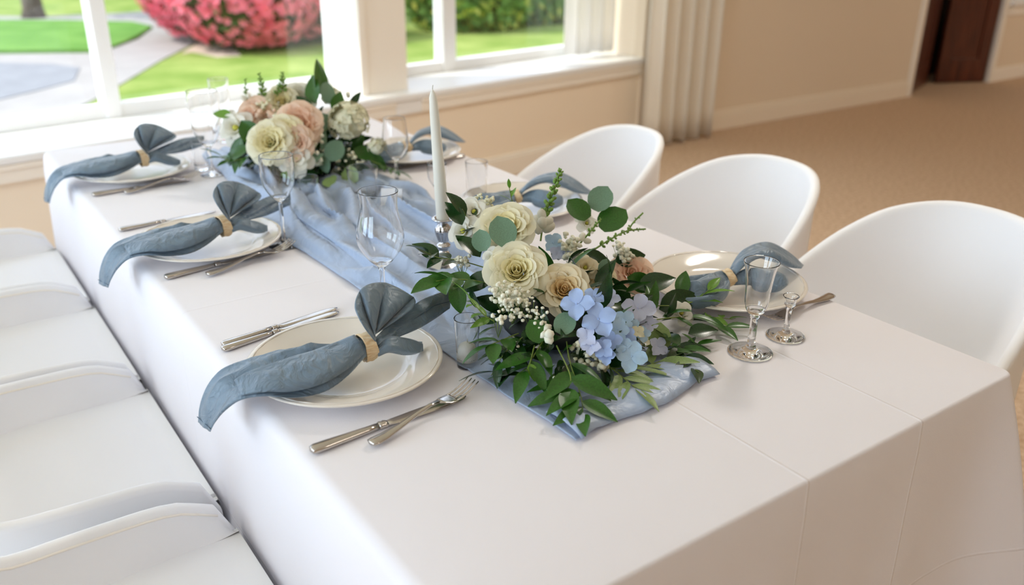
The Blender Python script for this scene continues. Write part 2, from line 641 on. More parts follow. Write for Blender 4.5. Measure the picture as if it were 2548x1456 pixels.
def leaf_door(name, hinge, ang, w, sgn):
    root = bpy.data.objects.new(name, None)
    COL.objects.link(root)
    root['kind'] = 'structure'
    root.location = hinge
    root.rotation_euler = (0, 0, ang)
    x0, x1 = (0, w) if sgn > 0 else (-w, 0)
    b = MB()
    b.box((x0, 0, 0.01), (x1, 0.03, 2.12))
    b.build('slab', M['wood'], root, smooth=False, world=False, bevel=0.003)
    m = 0.11
    for nm, a, c in (('stile', (x0, -0.012, .01), (x0 + m, 0, 2.12)), ('stile', (x1 - m, -0.012, .01), (x1, 0, 2.12)),
                     ('rail', (x0 + m, -0.012, .01), (x1 - m, 0, .22)), ('rail', (x0 + m, -0.012, .95), (x1 - m, 0, 1.1)),
                     ('rail', (x0 + m, -0.012, 1.98), (x1 - m, 0, 2.12))):
        b = MB()
        b.box(a, c)
        b.build(nm, M['wood'], root, smooth=False, world=False, bevel=0.003)
    b = MB()
    hx = x1 - 0.06 if sgn > 0 else x0 + 0.06
    b.lathe([(0.0, 0), (0.02, 0), (0.022, .01), (0.01, .02), (0.012, .04), (0.026, .05), (0.024, .065), (0, .07)], 14, (hx, -0.012, 1.02), (0, -1, 0))
    b.build('door_knob', M['steel'], root, world=False)


leaf_door('door_1', (6.71, YW + .03, 0), radians(19), 0.66, 1)
leaf_door('door_2', (7.92, YW + .03, 0), radians(-22), 0.50, -1)

# window further along the right wall (its sill just shows at the frame's corner)
w3 = bpy.data.objects.new('window_3', None)
COL.objects.link(w3)
w3['kind'] = 'structure'
w3.location = (8.8, YW, 0.62)
b = MB()
b.box((8.0, YW - .06, 0.67), (9.65, YW + .2, 0.705))
b.build('sill', M['frame'], w3, smooth=False, bevel=0.004)
b = MB()
b.box((8.03, YW - .02, 0.58), (9.62, YW, 0.67))
b.build('apron', M['trim'], w3, smooth=False, bevel=0.004)
for nm, a, c in (('jamb', (8.03, YW + .02, .70), (8.10, YW + .1, 2.3)), ('jamb', (9.53, YW + .02, .70), (9.6, YW + .1, 2.3)),
                 ('top_rail', (8.03, YW + .02, 2.23), (9.6, YW + .1, 2.3)), ('bottom_rail', (8.10, YW + .02, .70), (9.53, YW + .1, .76))):
    b = MB()
    b.box(a, c)
    b.build(nm, M['frame'], w3, smooth=False, bevel=0.004)
b = MB()
b.box((8.1, YW + .06, .75), (9.53, YW + .064, 2.24))
b.build('pane', M['pane'], w3, smooth=False)

# walls out of frame: left wall with two windows, wall behind, far right wall
b = MB()
b.box((-3.42, -4.3, -.1), (-3.3, 3.2, 0.7))
b.box((-3.42, -4.3, 2.4), (-3.3, 3.2, CEIL))
for y0, y1 in ((-4.3, -1.35), (0.55, 1.15), (2.85, 3.2)):
    b.box((-3.42, y0, 0.7), (-3.3, y1, 2.4))
structure('wall_left', b, M['wall'])
for nm, y0, y1 in (('window_4', -1.35, .55), ('window_5', 1.15, 2.85)):
    r4 = bpy.data.objects.new(nm, None)
    COL.objects.link(r4)
    r4['kind'] = 'structure'
    r4.location = (-3.36, y0, 0.7)
    for pn, a, c in (('jamb', (-3.4, y0, .7), (-3.34, y0 + .06, 2.4)), ('jamb', (-3.4, y1 - .06, .7), (-3.34, y1, 2.4)),
                     ('bottom_rail', (-3.4, y0, .7), (-3.34, y1, .76)), ('top_rail', (-3.4, y0, 2.34), (-3.34, y1, 2.4)),
                     ('mullion', (-3.4, (y0 + y1) / 2 - .03, .76), (-3.34, (y0 + y1) / 2 + .03, 2.34))):
        b = MB()
        b.box(a, c)
        b.build(pn, M['frame'], r4, smooth=False, bevel=0.004)
    b = MB()
    b.box((-3.372, y0 + .05, .75), (-3.368, y1 - .05, 2.35))
    b.build('pane', M['pane'], r4, smooth=False)
b = MB()
b.box((-3.5, -4.4, -.1), (XR, -4.2, CEIL))
structure('wall_front', b, M['wall'])
b = MB()
b.box((XR, -4.4, -.1), (XR + .15, 4.4, CEIL))
structure('wall_far', b, M['wall'])
# unseen overhang added above the window wall to block high sun
b = MB()
b.obox(wf, (-4.9, 0.3, 2.62), (2.3, 0.8, 2.78))
structure('sun_block_roof', b, M['trim'])

# fill lamps added under the ceiling to brighten the room (above the frame)
for i, (x, y) in enumerate(((1.3, -1.2), (2.4, 1.3), (8.8, 0.4))):
    t = thing('ceiling_fill', 'added round ceiling fill light over the %s' % ('table', 'open carpet by the curtain', 'carpet before the dark doorway')[i], 'fill lamp', (x, y, CEIL))
    b = MB()
    b.lathe([(0.30, -0.001), (0.30, -0.03), (0.27, -0.035), (0.27, -0.012), (0.0, -0.012)], 32, (x, y, CEIL))
    b.build('trim_ring', M['fill_ring'], t)
    L = area('ceiling_fill_lamp', (x, y, CEIL - 0.02), (0, 0, -1), 0.5, 0.5, (5, 30, 40)[i], (1.0, 0.93, 0.84))
    L.data.shape = 'DISK'


# ------------------------------------------------------------------ curtains
def curtain(name, pts, z0, z1, amp, folds, mat, label, flare=0.0):
    pts = [Vector((p[0], p[1], 0)) for p in pts]
    n = folds * 10 + 1
    line = cr(pts, n)
    t = thing(name, label, 'curtain', (line[0].x, line[0].y, z0))
    rows = []
    rnd = random.Random(len(name) + folds)
    ph = [rnd.uniform(-.5, .5) for _ in range(folds + 2)]
    m = 14
    for i in range(m):
        z = z1 + (z0 - z1) * i / (m - 1)
        k = i / (m - 1)
        row = []
        for j in range(n):
            tt = j / (n - 1)
            a = tt * folds * 2 * pi + ph[int(tt * folds)] * .6 + 0.5 * sin(k * 2 + tt * 5)
            d = (line[min(j + 1, n - 1)] - line[max(j - 1, 0)]).normalized()
            nr = Vector((-d.y, d.x, 0))
            p = line[j] + nr * (amp * (0.75 + 0.35 * k) * sin(a)) + d * (amp * 0.35 * sin(2 * a))
            if i == m - 1:
                pass
            row.append(Vector((p.x, p.y, z + (0.012 * sin(a * .5 + 1) if i == m - 1 else 0))))
        rows.append(row)
    b = MB()
    b.grid(rows)
    b.build('drape', mat, t, solid=0.004)
    b = MB()
    b.tube([line[0] + Vector((-.1, 0, z1 + .02)), line[-1] + Vector((.1, 0, z1 + .02))], 0.012, 8)
    b.build('rod', M['steel'], t)
    return t


curtain('curtain', [(3.55, 3.50), (3.85, 3.515), (4.17, 3.52)], 0.015, 2.5, 0.042, 5, M['curtain'], 'cream floor-length curtain in pleats beside the right window')
p0, p1 = wf((1.70, 0.27, 0)), wf((2.12, 0.24, 0))
curtain('curtain', [(p0.x, p0.y), ((p0.x + p1.x) / 2, (p0.y + p1.y) / 2), (p1.x, p1.y)], 0.575, 2.4, 0.028, 4, M['sheer'], 'sunlit white sheer curtain ending just above the window sill')


# ================================================================== OUTDOORS
GZ = -0.2


def gpoly(name, px, dz, mat, label=None):
    pts = [onz(x, y, GZ) for x, y in px]
    b = MB()
    b.prism([(p.x, p.y) for p in pts], GZ - 0.05, GZ + dz)
    if sum((pts[i].x * pts[(i + 1) % len(pts)].y - pts[(i + 1) % len(pts)].x * pts[i].y) for i in range(len(pts))) < 0:
        b.f = [tuple(reversed(f)) for f in b.f]
    o = b.build(name, mat, smooth=False)
    o['kind'] = 'structure'
    if label:
        o['label'] = label
    return o


b = MB()
b.prism([(-30, 4.3), (40, 4.3), (40, 60), (-30, 60)], GZ - .2, GZ)
structure('ground', b, M['lawn'])
gpoly('path', [(-900, 420), (-900, 150), (-300, 140), (0, 137), (250, 134), (345, 99), (384, 70), (330, 57), (160, 53), (-300, 50), (-300, 38), (100, 43), (300, 34), (480, 22), (520, 20),
               (498, 60), (492, 105), (440, 132), (400, 152), (360, 176), (300, 212), (230, 252), (150, 292), (0, 360)], 0.012, M['concrete'])
gpoly('road', [(-900, 400), (-900, 200), (-300, 165), (0, 160), (130, 163), (200, 172), (185, 205), (100, 228), (0, 252)], 0.02, M['asphalt'])
gpoly('lawn', [(-900, 140), (-300, 138), (0, 134), (245, 131), (290, 119), (340, 97), (378, 71), (330, 60), (160, 56), (-300, 54), (-900, 56)], 0.04, M['lawn2'])
gpoly('soil_patch', [(492, 108), (500, 85), (560, 100), (600, 140), (540, 143), (480, 130), (450, 135)], 0.006, M['soil'])


def leafy(mb, c, n, rx, ry, rz, size, rnd, shell=0.75):
    for _ in range(n):
        while True:
            p = Vector((rnd.uniform(-1, 1), rnd.uniform(-1, 1), rnd.uniform(-1, 1)))
            if 0.05 < p.length < 1:
                break
        p = p.normalized() * rnd.uniform(shell, 1.04)
        q = Vector((p.x * rx, p.y * ry, p.z * rz)) + Vector(c)
        if q.z < GZ + .03:
            continue
        e = Euler((rnd.uniform(0, 6.3), rnd.uniform(0, 6.3), rnd.uniform(0, 6.3))).to_matrix()
        s = size * rnd.uniform(.6, 1.3)
        mb.add([q + e @ Vector((0, -s, 0)), q + e @ Vector((s * .45, 0, s * .12)), q + e @ Vector((0, s, 0)), q + e @ Vector((-s * .45, 0, s * .12))], [(0, 1, 2, 3)])


def blossom(mb, q, nrm, s, rnd):
    """five-petalled open flower"""
    rot = Vector((0, 0, 1)).rotation_difference(nrm)
    a0 = rnd.uniform(0, 6)
    for k in range(5):
        a = a0 + k * 2 * pi / 5
        pts = [Vector((0, 0, 0)), Vector((cos(a - .55) * .75, sin(a - .55) * .75, .35)), Vector((cos(a) * 1.05, sin(a) * 1.05, .3)), Vector((cos(a + .55) * .75, sin(a + .55) * .75, .35))]
        mb.add([q + rot @ (p * s) for p in pts], [(0, 1, 2, 3)])


def bush(name, label, cat, lobes, leafmat, nleaf, lsize, flowers=None, fsize=.05, nfl=0, group=None, young=None, nyoung=0, seed=1, core=True):
    rnd = random.Random(seed)
    c0 = lobes[0]
    t = thing(name, label, cat, (c0[0], c0[1], GZ), group)
    if core:
        b = MB()
        for (x, y, z, rx, ry, rz) in lobes:
            b.ico((x, y, z), 1, 2, (rx * .82, ry * .82, rz * .82), 0.1)
        for v in b.v:
            v.z = max(v.z, GZ + .02)
        b.build('branches', M['bushdark'], t)
    tot = sum(l[3] * l[5] for l in lobes)
    b = MB()
    y_ = MB()
    f_ = MB()
    for (x, y, z, rx, ry, rz) in lobes:
        k = rx * rz / tot
        leafy(b, (x, y, z), int(nleaf * k), rx, ry, rz, lsize, rnd)
        if young:
            leafy(y_, (x, y, z + .05), int(nyoung * k), rx * 1.02, ry * 1.02, rz * 1.02, lsize, rnd, .92)
        if flowers:
            for _ in range(int(nfl * k)):
                p = Vector((rnd.gauss(0, 1), rnd.gauss(0, 1), rnd.gauss(0.25, 1))).normalized()
                q = Vector((x + p.x * rx * rnd.uniform(.92, 1.1), y + p.y * ry * rnd.uniform(.92, 1.1), z + p.z * rz * rnd.uniform(.92, 1.1)))
                if q.z < GZ + .12:
                    continue
                blossom(f_, q, p, fsize * rnd.uniform(.7, 1.2), rnd)
    b.build('foliage', leafmat, t, kind='stuff', smooth=False)
    if young:
        y_.build('young_foliage', young, t, kind='stuff', smooth=False)
    if flowers:
        f_.build('blossoms', flowers, t, kind='stuff', smooth=False)
    return t


bush('azalea_bush', 'big azalea bush covered in pink blossom beyond the left window', 'bush',
     [(3.55, 10.6, .42, .85, .8, .66), (4.35, 10.9, .45, .8, .8, .66), (3.35, 11.6, .55, .8, .9, .75), (4.9, 10.9, .32, .7, .7, .55), (3.9, 11.4, .85, .9, .8, .62)],
     M['bush'], 9000, 0.06, M['pink'], .062, 6800, seed=3)
bush('shrub', 'yellow-green shrub standing behind the pink azalea', 'bush',
     [(5.6, 13.2, 1.0, 1.0, .9, 1.25), (4.6, 14.0, .9, .9, .9, 1.1)], M['hedge'], 3000, .10, young=M['hedgey'], nyoung=1200, seed=5)
bush('hedge', 'dark green hedge with yellow young leaves beyond the right window', 'hedge',
     [(6.75, 11.0, .6, .75, .8, 1.0), (7.2, 10.9, .6, .85, .8, 1.05), (8.4, 11.2, .6, .95, .8, 1.05), (9.6, 11.4, .6, .95, .8, 1.0), (10.8, 11.5, .6, .95, .8, 1.0)],
     M['hedge'], 22000, .085, young=M['hedgey'], nyoung=3000, seed=8)
bush('shrub', 'dark bush at the far edge of the lawn', 'bush',
     [(4.9, 19.0, .7, 1.0, .9, 1.1), (5.9, 19.4, .7, 1.0, .9, 1.1)], M['bush'], 2400, .12, seed=9)
# tree on the far lawn: only its trunk shows
tr = thing('tree', 'tree with a grey trunk on the far lawn, upper left', 'tree', (1.82, 15.4, GZ))
b = MB()
b.tube([(1.82, 15.4, GZ - .05), (1.83, 15.4, GZ + .15), (1.82, 15.42, .8), (1.86, 15.45, 1.8), (1.95, 15.5, 2.8), (1.9, 15.5, 3.6)], [.2, .15, .125, .115, .1, .05], 12)
b.tube([(1.86, 15.45, 1.9), (2.3, 15.3, 2.7), (2.7, 15.2, 3.3)], [.07, .05, .03], 8)
b.tube([(1.88, 15.45, 2.2), (1.4, 15.7, 2.9), (1.1, 15.8, 3.4)], [.06, .045, .03], 8)
b.build('trunk', M['bark'], tr)
b = MB()
rn = random.Random(4)
for c in ((1.9, 15.5, 3.9), (2.7, 15.2, 3.6), (1.1, 15.8, 3.6)):
    leafy(b, c, 700, .9, .9, .7, .12, rn, .4)
b.build('crown', M['hedge'], tr, kind='stuff', smooth=False)


# ================================================================== TABLE AND CLOTH
TW, TL, TZ = 0.97, 2.206, 0.75
t = thing('banquet_table', 'rectangular banquet table hidden under the white tablecloth', 'table', (TW / 2, TL / 2, 0))
b = MB()
b.box((0.012, 0.012, .715), (TW - .012, TL - .012, .744))
b.build('tabletop', M['darkwood'], t, smooth=False, bevel=0.004)
for x in (.1, TW - .1):
    for y in (.15, TL - .15):
        b = MB()
        b.lathe([(.0, 0), (.022, 0), (.022, .03), (.016, .04), (.016, .715), (0, .715)], 12, (x, y, 0))
        b.build('leg', M['steel'], t)
for y in (.15, TL - .15):
    b = MB()
    b.tube([(.1, y, .25), (TW - .1, y, .25)], .012, 8)
    b.build('stretcher', M['steel'], t)


def cloth():
    r = 0.016
    # perimeter samples (corner rounded), outward normals
    per = []
    def side(x0, y0, x1, y1, nx, ny, n):
        for i in range(n):
            k = i / n
            per.append((x0 + (x1 - x0) * k, y0 + (y1 - y0) * k, nx, ny))
    def corner(cx_, cy_, a0):
        for i in range(8):
            a = a0 + (pi / 2) * i / 8
            per.append((cx_ + r * cos(a), cy_ + r * sin(a), cos(a), sin(a)))
    side(r, 0, TW - r, 0, 0, -1, 60)
    corner(TW - r, r, -pi / 2)
    side(TW, r, TW, TL - r, 1, 0, 120)
    corner(TW - r, TL - r, 0)
    side(TW - r, TL, r, TL, 0, 1, 60)
    corner(r, TL - r, pi / 2)
    side(0, TL - r, 0, r, -1, 0, 120)
    corner(r, r, pi)
    n = len(per)
    rows = []
    re = 0.018
    rd = lambda nx: .005 + .013 * max(0, -nx)
    corners = [(TW, 0, 1, -1, .30), (TW, TL, 1, 1, .25), (0, TL, -1, 1, .08), (0, 0, -1, -1, .05)]
    for k in range(5):                               # rounding from flat to vertical
        a = pi / 2 * k / 4
        rows.append([Vector((x - nx * rd(nx) * (1 - sin(a)), y - ny * rd(nx) * (1 - sin(a)), TZ - rd(nx) * (1 - cos(a)))) for x, y, nx, ny in per])
    m = 22
    for i in range(1, m + 1):
        d = (TZ - re - 0.03) * i / m
        row = []
        for j, (x, y, nx, ny) in enumerate(per):
            u = x * abs(ny) + y * abs(nx)
            o = 0.002 + 0.004 * d
            if ny < -.5:
                o += d * (0.010 * sin(u * 17 + .6) + .016 * max(0, sin(u * 9.2 - 2.0)) ** 2)
                o += 0.004 * d * sin(u * 43 + d * 5)
            elif nx < -.5:
                o = .002 - .003 * min(1, d / .2) + .0012 * sin(u * 9) * min(1, d * 4)
            else:
                o += d * 0.003 * (1 + sin(u * 14))
            p = Vector((x + nx * o, y + ny * o, TZ - re - d))
            for cx_, cy_, dx, dy, amp in corners:
                dist = sqrt((x - cx_) ** 2 + (y - cy_) ** 2)
                g = exp(-(dist / .045) ** 2) + .30 * exp(-(dist / .085) ** 2)
                p += Vector((dx, dy, 0)) * (amp * .62 * g * d ** .85 / 1.35)
                p += Vector((-dy * abs(ny) * dx * dy, 0, 0)) * 0
            row.append(p)
        rows.append(row)
    mb = MB()
    mb.grid(rows, closed=True)
    # top surface: grid quads inside first ring
    mb.f.append(tuple(range(n - 1, -1, -1)))
    return mb


def cloth_material():
    """fold creases pressed into the linen: lengthwise at the half and quarter, one across"""
    m = M['cloth']
    nt = m.node_tree
    b = nt.nodes['Principled BSDF']
    tc = nt.nodes.new('ShaderNodeTexCoord')
    sp = nt.nodes.new('ShaderNodeSeparateXYZ')
    nt.links.new(tc.outputs['Object'], sp.inputs[0])
    wob = nt.nodes.new('ShaderNodeTexNoise')
    wob.inputs['Scale'].default_value = 3
    nt.links.new(tc.outputs['Object'], wob.inputs['Vector'])
    acc = None
    for axis, pos, w in ((0, .485, .0035), (0, .7275, .0035), (1, .905, .005), (1, 1.62, .005), (2, .44, .004)):
        w_ = nt.nodes.new('ShaderNodeMath'); w_.operation = 'MULTIPLY_ADD'
        nt.links.new(wob.outputs[0], w_.inputs[0]); w_.inputs[1].default_value = .012
        nt.links.new(sp.outputs[axis], w_.inputs[2])
        s = nt.nodes.new('ShaderNodeMath'); s.operation = 'SUBTRACT'
        nt.links.new(w_.outputs[0], s.inputs[0]); s.inputs[1].default_value = pos + .006
        a = nt.nodes.new('ShaderNodeMath'); a.operation = 'ABSOLUTE'
        nt.links.new(s.outputs[0], a.inputs[0])
        r = nt.nodes.new('ShaderNodeMapRange'); r.interpolation_type = 'SMOOTHERSTEP'
        r.inputs[1].default_value = 0; r.inputs[2].default_value = w
        r.inputs[3].default_value = 1; r.inputs[4].default_value = 0
        nt.links.new(a.outputs[0], r.inputs[0])
        if acc is None:
            acc = r.outputs[0]
        else:
            ad = nt.nodes.new('ShaderNodeMath'); ad.operation = 'ADD'
            nt.links.new(acc, ad.inputs[0]); nt.links.new(r.outputs[0], ad.inputs[1])
            acc = ad.outputs[0]
    big = nt.nodes.new('ShaderNodeTexNoise')
    big.inputs['Scale'].default_value = 11
    big.inputs['Detail'].default_value = 5
    nt.links.new(tc.outputs['Object'], big.inputs['Vector'])
    ad = nt.nodes.new('ShaderNodeMath'); ad.operation = 'MULTIPLY_ADD'
    nt.links.new(big.outputs[0], ad.inputs[0]); ad.inputs[1].default_value = 1.2
    nt.links.new(acc, ad.inputs[2])
    bp = nt.nodes.new('ShaderNodeBump')
    bp.inputs['Strength'].default_value = .35
    bp.inputs['Distance'].default_value = .0022
    nt.links.new(ad.outputs[0], bp.inputs['Height'])
    old = b.inputs['Normal'].links[0].from_node
    nt.links.new(bp.outputs[0], old.inputs['Normal'])


cloth_material()
tag(cloth().build('tablecloth', M['cloth']), 'plain white floor-length tablecloth with pressed fold lines over the long table', 'tablecloth')


# ------------------------------------------------------------------ covered tub chairs
def chair(label, loc, rot, prof, depth, hw, seat_z, group, tuck=0.09, ex=2.7):
    """tub chair in a stretch cover. Local: the sitter faces +x, the back is at -depth"""
    t = thing('covered_chair', label, 'chair', loc, group)
    t.rotation_euler = (0, 0, rot)
    n = 56
    pl = []
    for i in range(n + 1):
        tt = i / n
        tt = 2 * tt if tt <= .5 else 2 - 2 * tt
        a = pi / 2 * tt ** (ex / 2)
        a = a if i <= n / 2 else pi - a
        sa, ca = sin(a), cos(a)
        pl.append(Vector((-depth * abs(sa) ** (2 / ex), hw * math.copysign(abs(ca) ** (2 / ex), ca), 0)))
    rows = []
    for i, p in enumerate(pl):
        d = (pl[min(i + 1, n)] - pl[max(i - 1, 0)]).normalized()
        N = Vector((-d.y, d.x, 0))
        if N.dot(p - Vector((-depth * .5, 0, 0))) < 0:
            N = -N
        s = -p.x
        rz = sum(lerp1(prof, max(0, s + q)) for q in (-.04, -.028, -.016, -.006, .006, .016, .028, .04)) / 8 if s > .05 else lerp1(prof, s)
        k = min(1, s / depth)
        r = 0.0095
        sec = [(0.004, 0.012), (-.004, seat_z * .35), (-.006, seat_z * .8), (-.002, rz - .05), (0.004, rz - .012), (.002, rz - .003), (-.006, rz), (-.015, rz - .003), (-.020, rz - .013)]
        tk = tuck * (.35 + .65 * k)
        h = rz - .013 - seat_z
        for q in (0.12, .3, .5, .7, .85, .95, 1.06):
            sec.append((-.020 - tk * (q ** 2.0), rz - .013 - h * q))
        rows.append([p + N * o + Vector((0, 0, z)) for o, z in sec])
    b = MB()
    b.grid(rows, cap=True)
    b.build('shell', M['spandex'], t, world=False)
    if tuck < .05:                                   # seam piping along the inner edge of the arms
        b = MB()
        pth = [r[8] + Vector((0, 0, .002)) for r in rows[1:-1]]
        b.tube(pth, .0019, 6)
        b.build('piping', M['trim'], t, world=False)
    # the covered seat pad with its front skirt
    b = MB()
    rows = []
    m = 14
    for i in range(m + 1):
        v = i / m
        x = -depth * .93 * (1 - v)
        k = 1 - v
        a = math.asin(min(1, (max(-x, 0) / depth) ** (ex / 2)))
        w = max(hw * cos(a) ** (2 / ex) - .017 - tuck * .75 * k * k, .05)
        row = []
        for j in range(17):
            u = -1 + 2 * j / 16
            row.append(Vector((x, w * u, seat_z + .012 * (1 - abs(u) ** 4) * min(1, 4 * k + .25) - .004)))
        rows.append(row)
    w = hw - .017
    for dx, z in ((.000, -.004), (.004, -.014), (.006, -.05), (.005, -.2), (.002, -seat_z + .02)):
        rows.append([Vector((dx, w * (-1 + 2 * j / 16), seat_z + z + .003)) for j in range(17)])
    b.grid(rows)
    b.build('seat', M['spandex'], t, world=False)
    return t


PL = [(0, .455), (.012, .49), (.03, .515), (.06, .534), (.10, .543), (.33, .548), (.46, .66), (.58, .79)]
PR = [(0, .52), (.05, .58), (.12, .635), (.22, .70), (.32, .755), (.42, .80), (.53, .825)]
gl = 'covered chairs along the left side'
for i, (y, lb) in enumerate(((.450, 'white covered chair nearest the camera, by the uncovered stretch of table'),
                             (.992, 'white covered chair beside the nearest place setting with the tall fan napkin'),
                             (1.495, 'white covered chair beside the middle place setting of the left row'),
                             (1.99, 'white covered chair by the table end under the left window'))):
    chair(lb, (-.012, y, 0), 0, PL, .57, .2425, .465, gl, tuck=.03, ex=3.6)
gr = 'covered chairs along the right side'
for i, (y, lb, rz) in enumerate(((.335, 'white tub chair with a round back beside the plate and liqueur glass', 0),
                                 (.845, 'white tub chair with a round back, second from the near table corner', 0),
                                 (1.32, 'white tub chair with a round back, nearest the right window', 0))):
    chair(lb, ((.995, .99, .985)[i], y, 0), pi + rz, PR, (.52, .50, .47)[i], (.252, .246, .222)[i], .45, gr, tuck=.11, ex=2.35)


# ------------------------------------------------------------------ runner
def runner():
    L = [(.20, .312), (.42, .300), (.80, .298), (1.13, .282), (1.4, .290), (1.7, .345), (1.92, .36)]
    R = [(.20, .590), (.5, .62), (1.0, .66), (1.25, .675), (1.36, .68), (1.7, .67), (1.92, .62)]
    A = [(.20, .003), (.36, .006), (.58, .008), (.70, .036), (1.2, .050), (1.45, .022), (1.75, .034), (1.92, .014)]
    flat = [(.474, .826, .034), (.301, .739, .036), (.48, .47, .09), (.51, 1.6, .095), (.434, 1.365, .018), (.539, 1.296, .028), (.29, .475, .03)]
    # loose folds gathered between the far flowers and the candlestick: ridges along these lines
    ridges = []
    for pts, w, am in ((((728, 470), (745, 520), (775, 565), (850, 612), (900, 640)), .020, .030), (((775, 465), (808, 510), (832, 555), (858, 610), (930, 640)), .019, .034), (((705, 500), (718, 545), (740, 585), (800, 630), (880, 668)), .017, .026),
                       (((725, 585), (765, 632), (815, 664), (880, 688), (950, 702), (1010, 740)), .020, .024), (((960, 480), (1010, 492), (1060, 502), (1100, 515)), .018, .030),
                       (((930, 500), (985, 530), (1040, 560), (1085, 590), (1110, 620)), .018, .030), (((975, 505), (1030, 524), (1100, 560)), .013, .024), (((900, 560), (960, 620), (1010, 650), (1060, 690)), .018, .024), (((838, 470), (866, 520), (885, 570), (930, 620), (1000, 680)), .020, .032),
                       (((890, 490), (922, 540), (955, 585), (1020, 630)), .018, .030), (((560, 425), (610, 468), (660, 500), (705, 540)), .016, .022), (((545, 395), (600, 440), (650, 465)), .018, .026), (((600, 400), (650, 450), (700, 480)), .018, .026)):
        ridges.append(([onz(q.x, q.y, TZ + .012) for q in cr([(a, b_, 0) for a, b_ in pts], 30)], w, am))

    def ridge_h(x, y):
        best = 0.0
        for path, w, am in ridges:
            dm, kk = 9.0, 0
            for q in range(0, 30):
                p = path[q]
                d2 = (p.x - x) ** 2 + (p.y - y) ** 2
                if d2 < dm:
                    dm, kk = d2, q
            d = sqrt(dm) / (w * .88)
            if d < 1:
                v = 1.55 * am * sqrt(1 - d * d) * min(1, (kk + 1) / 7, (30 - kk) / 9) ** .8
                best = max(best, v)
        return best
    m, n = 190, 110
    rows = []
    for i in range(m + 1):
        v = .222 + (1.92 - .222) * i / m
        xl, xr, a = lerp1(L, v), lerp1(R, v), lerp1(A, v)
        row = []
        for j in range(n + 1):
            u = j / n
            ed = min(1, 6 * u, 6 * (1 - u)) ** .7
            ph = u * 5.2 + .55 * sin(v * 3.1 + .5) + .35 * sin(v * 6.3 + u * 2) + .5 * (vnoise(u * 3, v * 3.5, 1) - .5)
            f = abs(sin(pi * ph)) ** .62
            ph2 = u * 7.6 - .9 * v + .8 * vnoise(u * 2.5 + 3, v * 4, 2)
            g = abs(sin(pi * ph2)) ** .7
            for fx, fy, fr in flat:
                d_ = sqrt((xl + (xr - xl) * u - fx) ** 2 + (v - fy) ** 2)
                a_ = min(1, max(0, (d_ - fr) / .022))
                ed *= .06 + .94 * a_
            h = a * (.72 * f + .30 * g) * ed + a * .3 * vnoise(u * 5, v * 9, 4) * ed
            rid = ridge_h(xl + (xr - xl) * u, v) if .6 < v < 1.95 else 0
            rid *= min(1, 8 * u, 8 * (1 - u)) ** .6 * max(0.08, min(1, ed * 1.6)) if ed < .3 else min(1, 8 * u, 8 * (1 - u)) ** .6
            h = max(h * .8, rid + .004 * vnoise(u * 9, v * 22, 8))
            x = xl + (xr - xl) * u + .012 * (vnoise(v * 6, u * 2, 5) - .5) + .5 * a * sin(2 * pi * ph) * .5 * ed
            y = v + (.045 * (u - .35) * (1 if i < 6 else max(0, 1 - (i - 6) / 20)) if False else 0) + .006 * sin(u * 9)
            row.append(Vector((x, y + .018 * (u) * max(0, 1 - i / 25), TZ + .0025 + h)))
        rows.append(row)
    b = MB()
    b.grid(rows)
    o = b.build('table_runner', M['runner'], solid=.0012, off=1)
    tag(o, 'gathered pale blue satin runner along the middle of the table', 'table runner')
    # folded hem of the near end
    b = MB()
    rows = []
    for i in range(9):
        a = i / 8
        y = -.004 + .075 * a
        z = .0075 * sin(pi * min(1, a * 1.0)) ** .6 + .001
        rows.append([Vector((.312 + (.59 - .312) * (j / 40), .222 + .018 * j / 40 + y + .006 * sin(j / 40 * 9), TZ + .0045 + z + .0035 * max(0, sin(j * .42 + a)) ** 3)) for j in range(41)])
    b.grid(rows)
    b.build('folded_hem', M['runner'], o, solid=.001, off=1)


runner()



# ================================================================== PLATES, NAPKINS, CUTLERY
def plate(x, y, label):
    t = thing('dinner_plate', label, 'plate', (x, y, TZ), 'white dinner plates')
    R = .141
    b = MB()
    prof = [(0, .004), (.05, .004), (.074, .0), (.080, .001), (.084, .006), (.105, .013), (.128, .020), (.1385, .0228), (.141, .0235), (.1415, .0250),
            (.139, .0262), (.134, .0252), (.118, .0205), (.100, .0155), (.092, .0115), (.086, .0085), (.078, .0078), (.04, .0075), (0, .0075)]
    b.lathe([(r, z + .001) for r, z in prof], 72)
    b.build('dish', M['china'], t, world=False)
    # rope-moulded rim line
    b = MB()
    rows = []
    for i in range(144):
        a = 2 * pi * i / 144
        k = .0011 * (1 + .45 * sin(a * 26 + 1.5 * sin(a * 5)))
        c = Vector((.1345 * cos(a), .1345 * sin(a), .0265))
        e = Vector((cos(a), sin(a), .3)).normalized()
        rows.append([c + e * (k * cos(w)) + Vector((0, 0, 1)) * (k * sin(w)) for w in (0, 1.57, 3.14, 4.71)])
    rows.append(rows[0])
    b.grid(rows, closed=True)
    b.build('moulded_rim', M['china'], t, world=False)
    return t


PLX = [(.145, .557), (.146, 1.185), (.150, 1.805)]
PRX = [(.838, .455), (.812, 1.045), (.822, 1.585)]
plate(*PLX[0], 'white dinner plate under the upright fan napkin, nearest on the left')
plate(*PLX[1], 'white dinner plate of the middle setting on the left side')
plate(*PLX[2], 'white dinner plate at the window end of the left side')
plate(*PRX[0], 'white dinner plate beside the clear liqueur glass on the right')
plate(*PRX[1], 'white dinner plate half hidden behind the near bouquet')
plate(*PRX[2], 'white dinner plate at the window end of the right side')


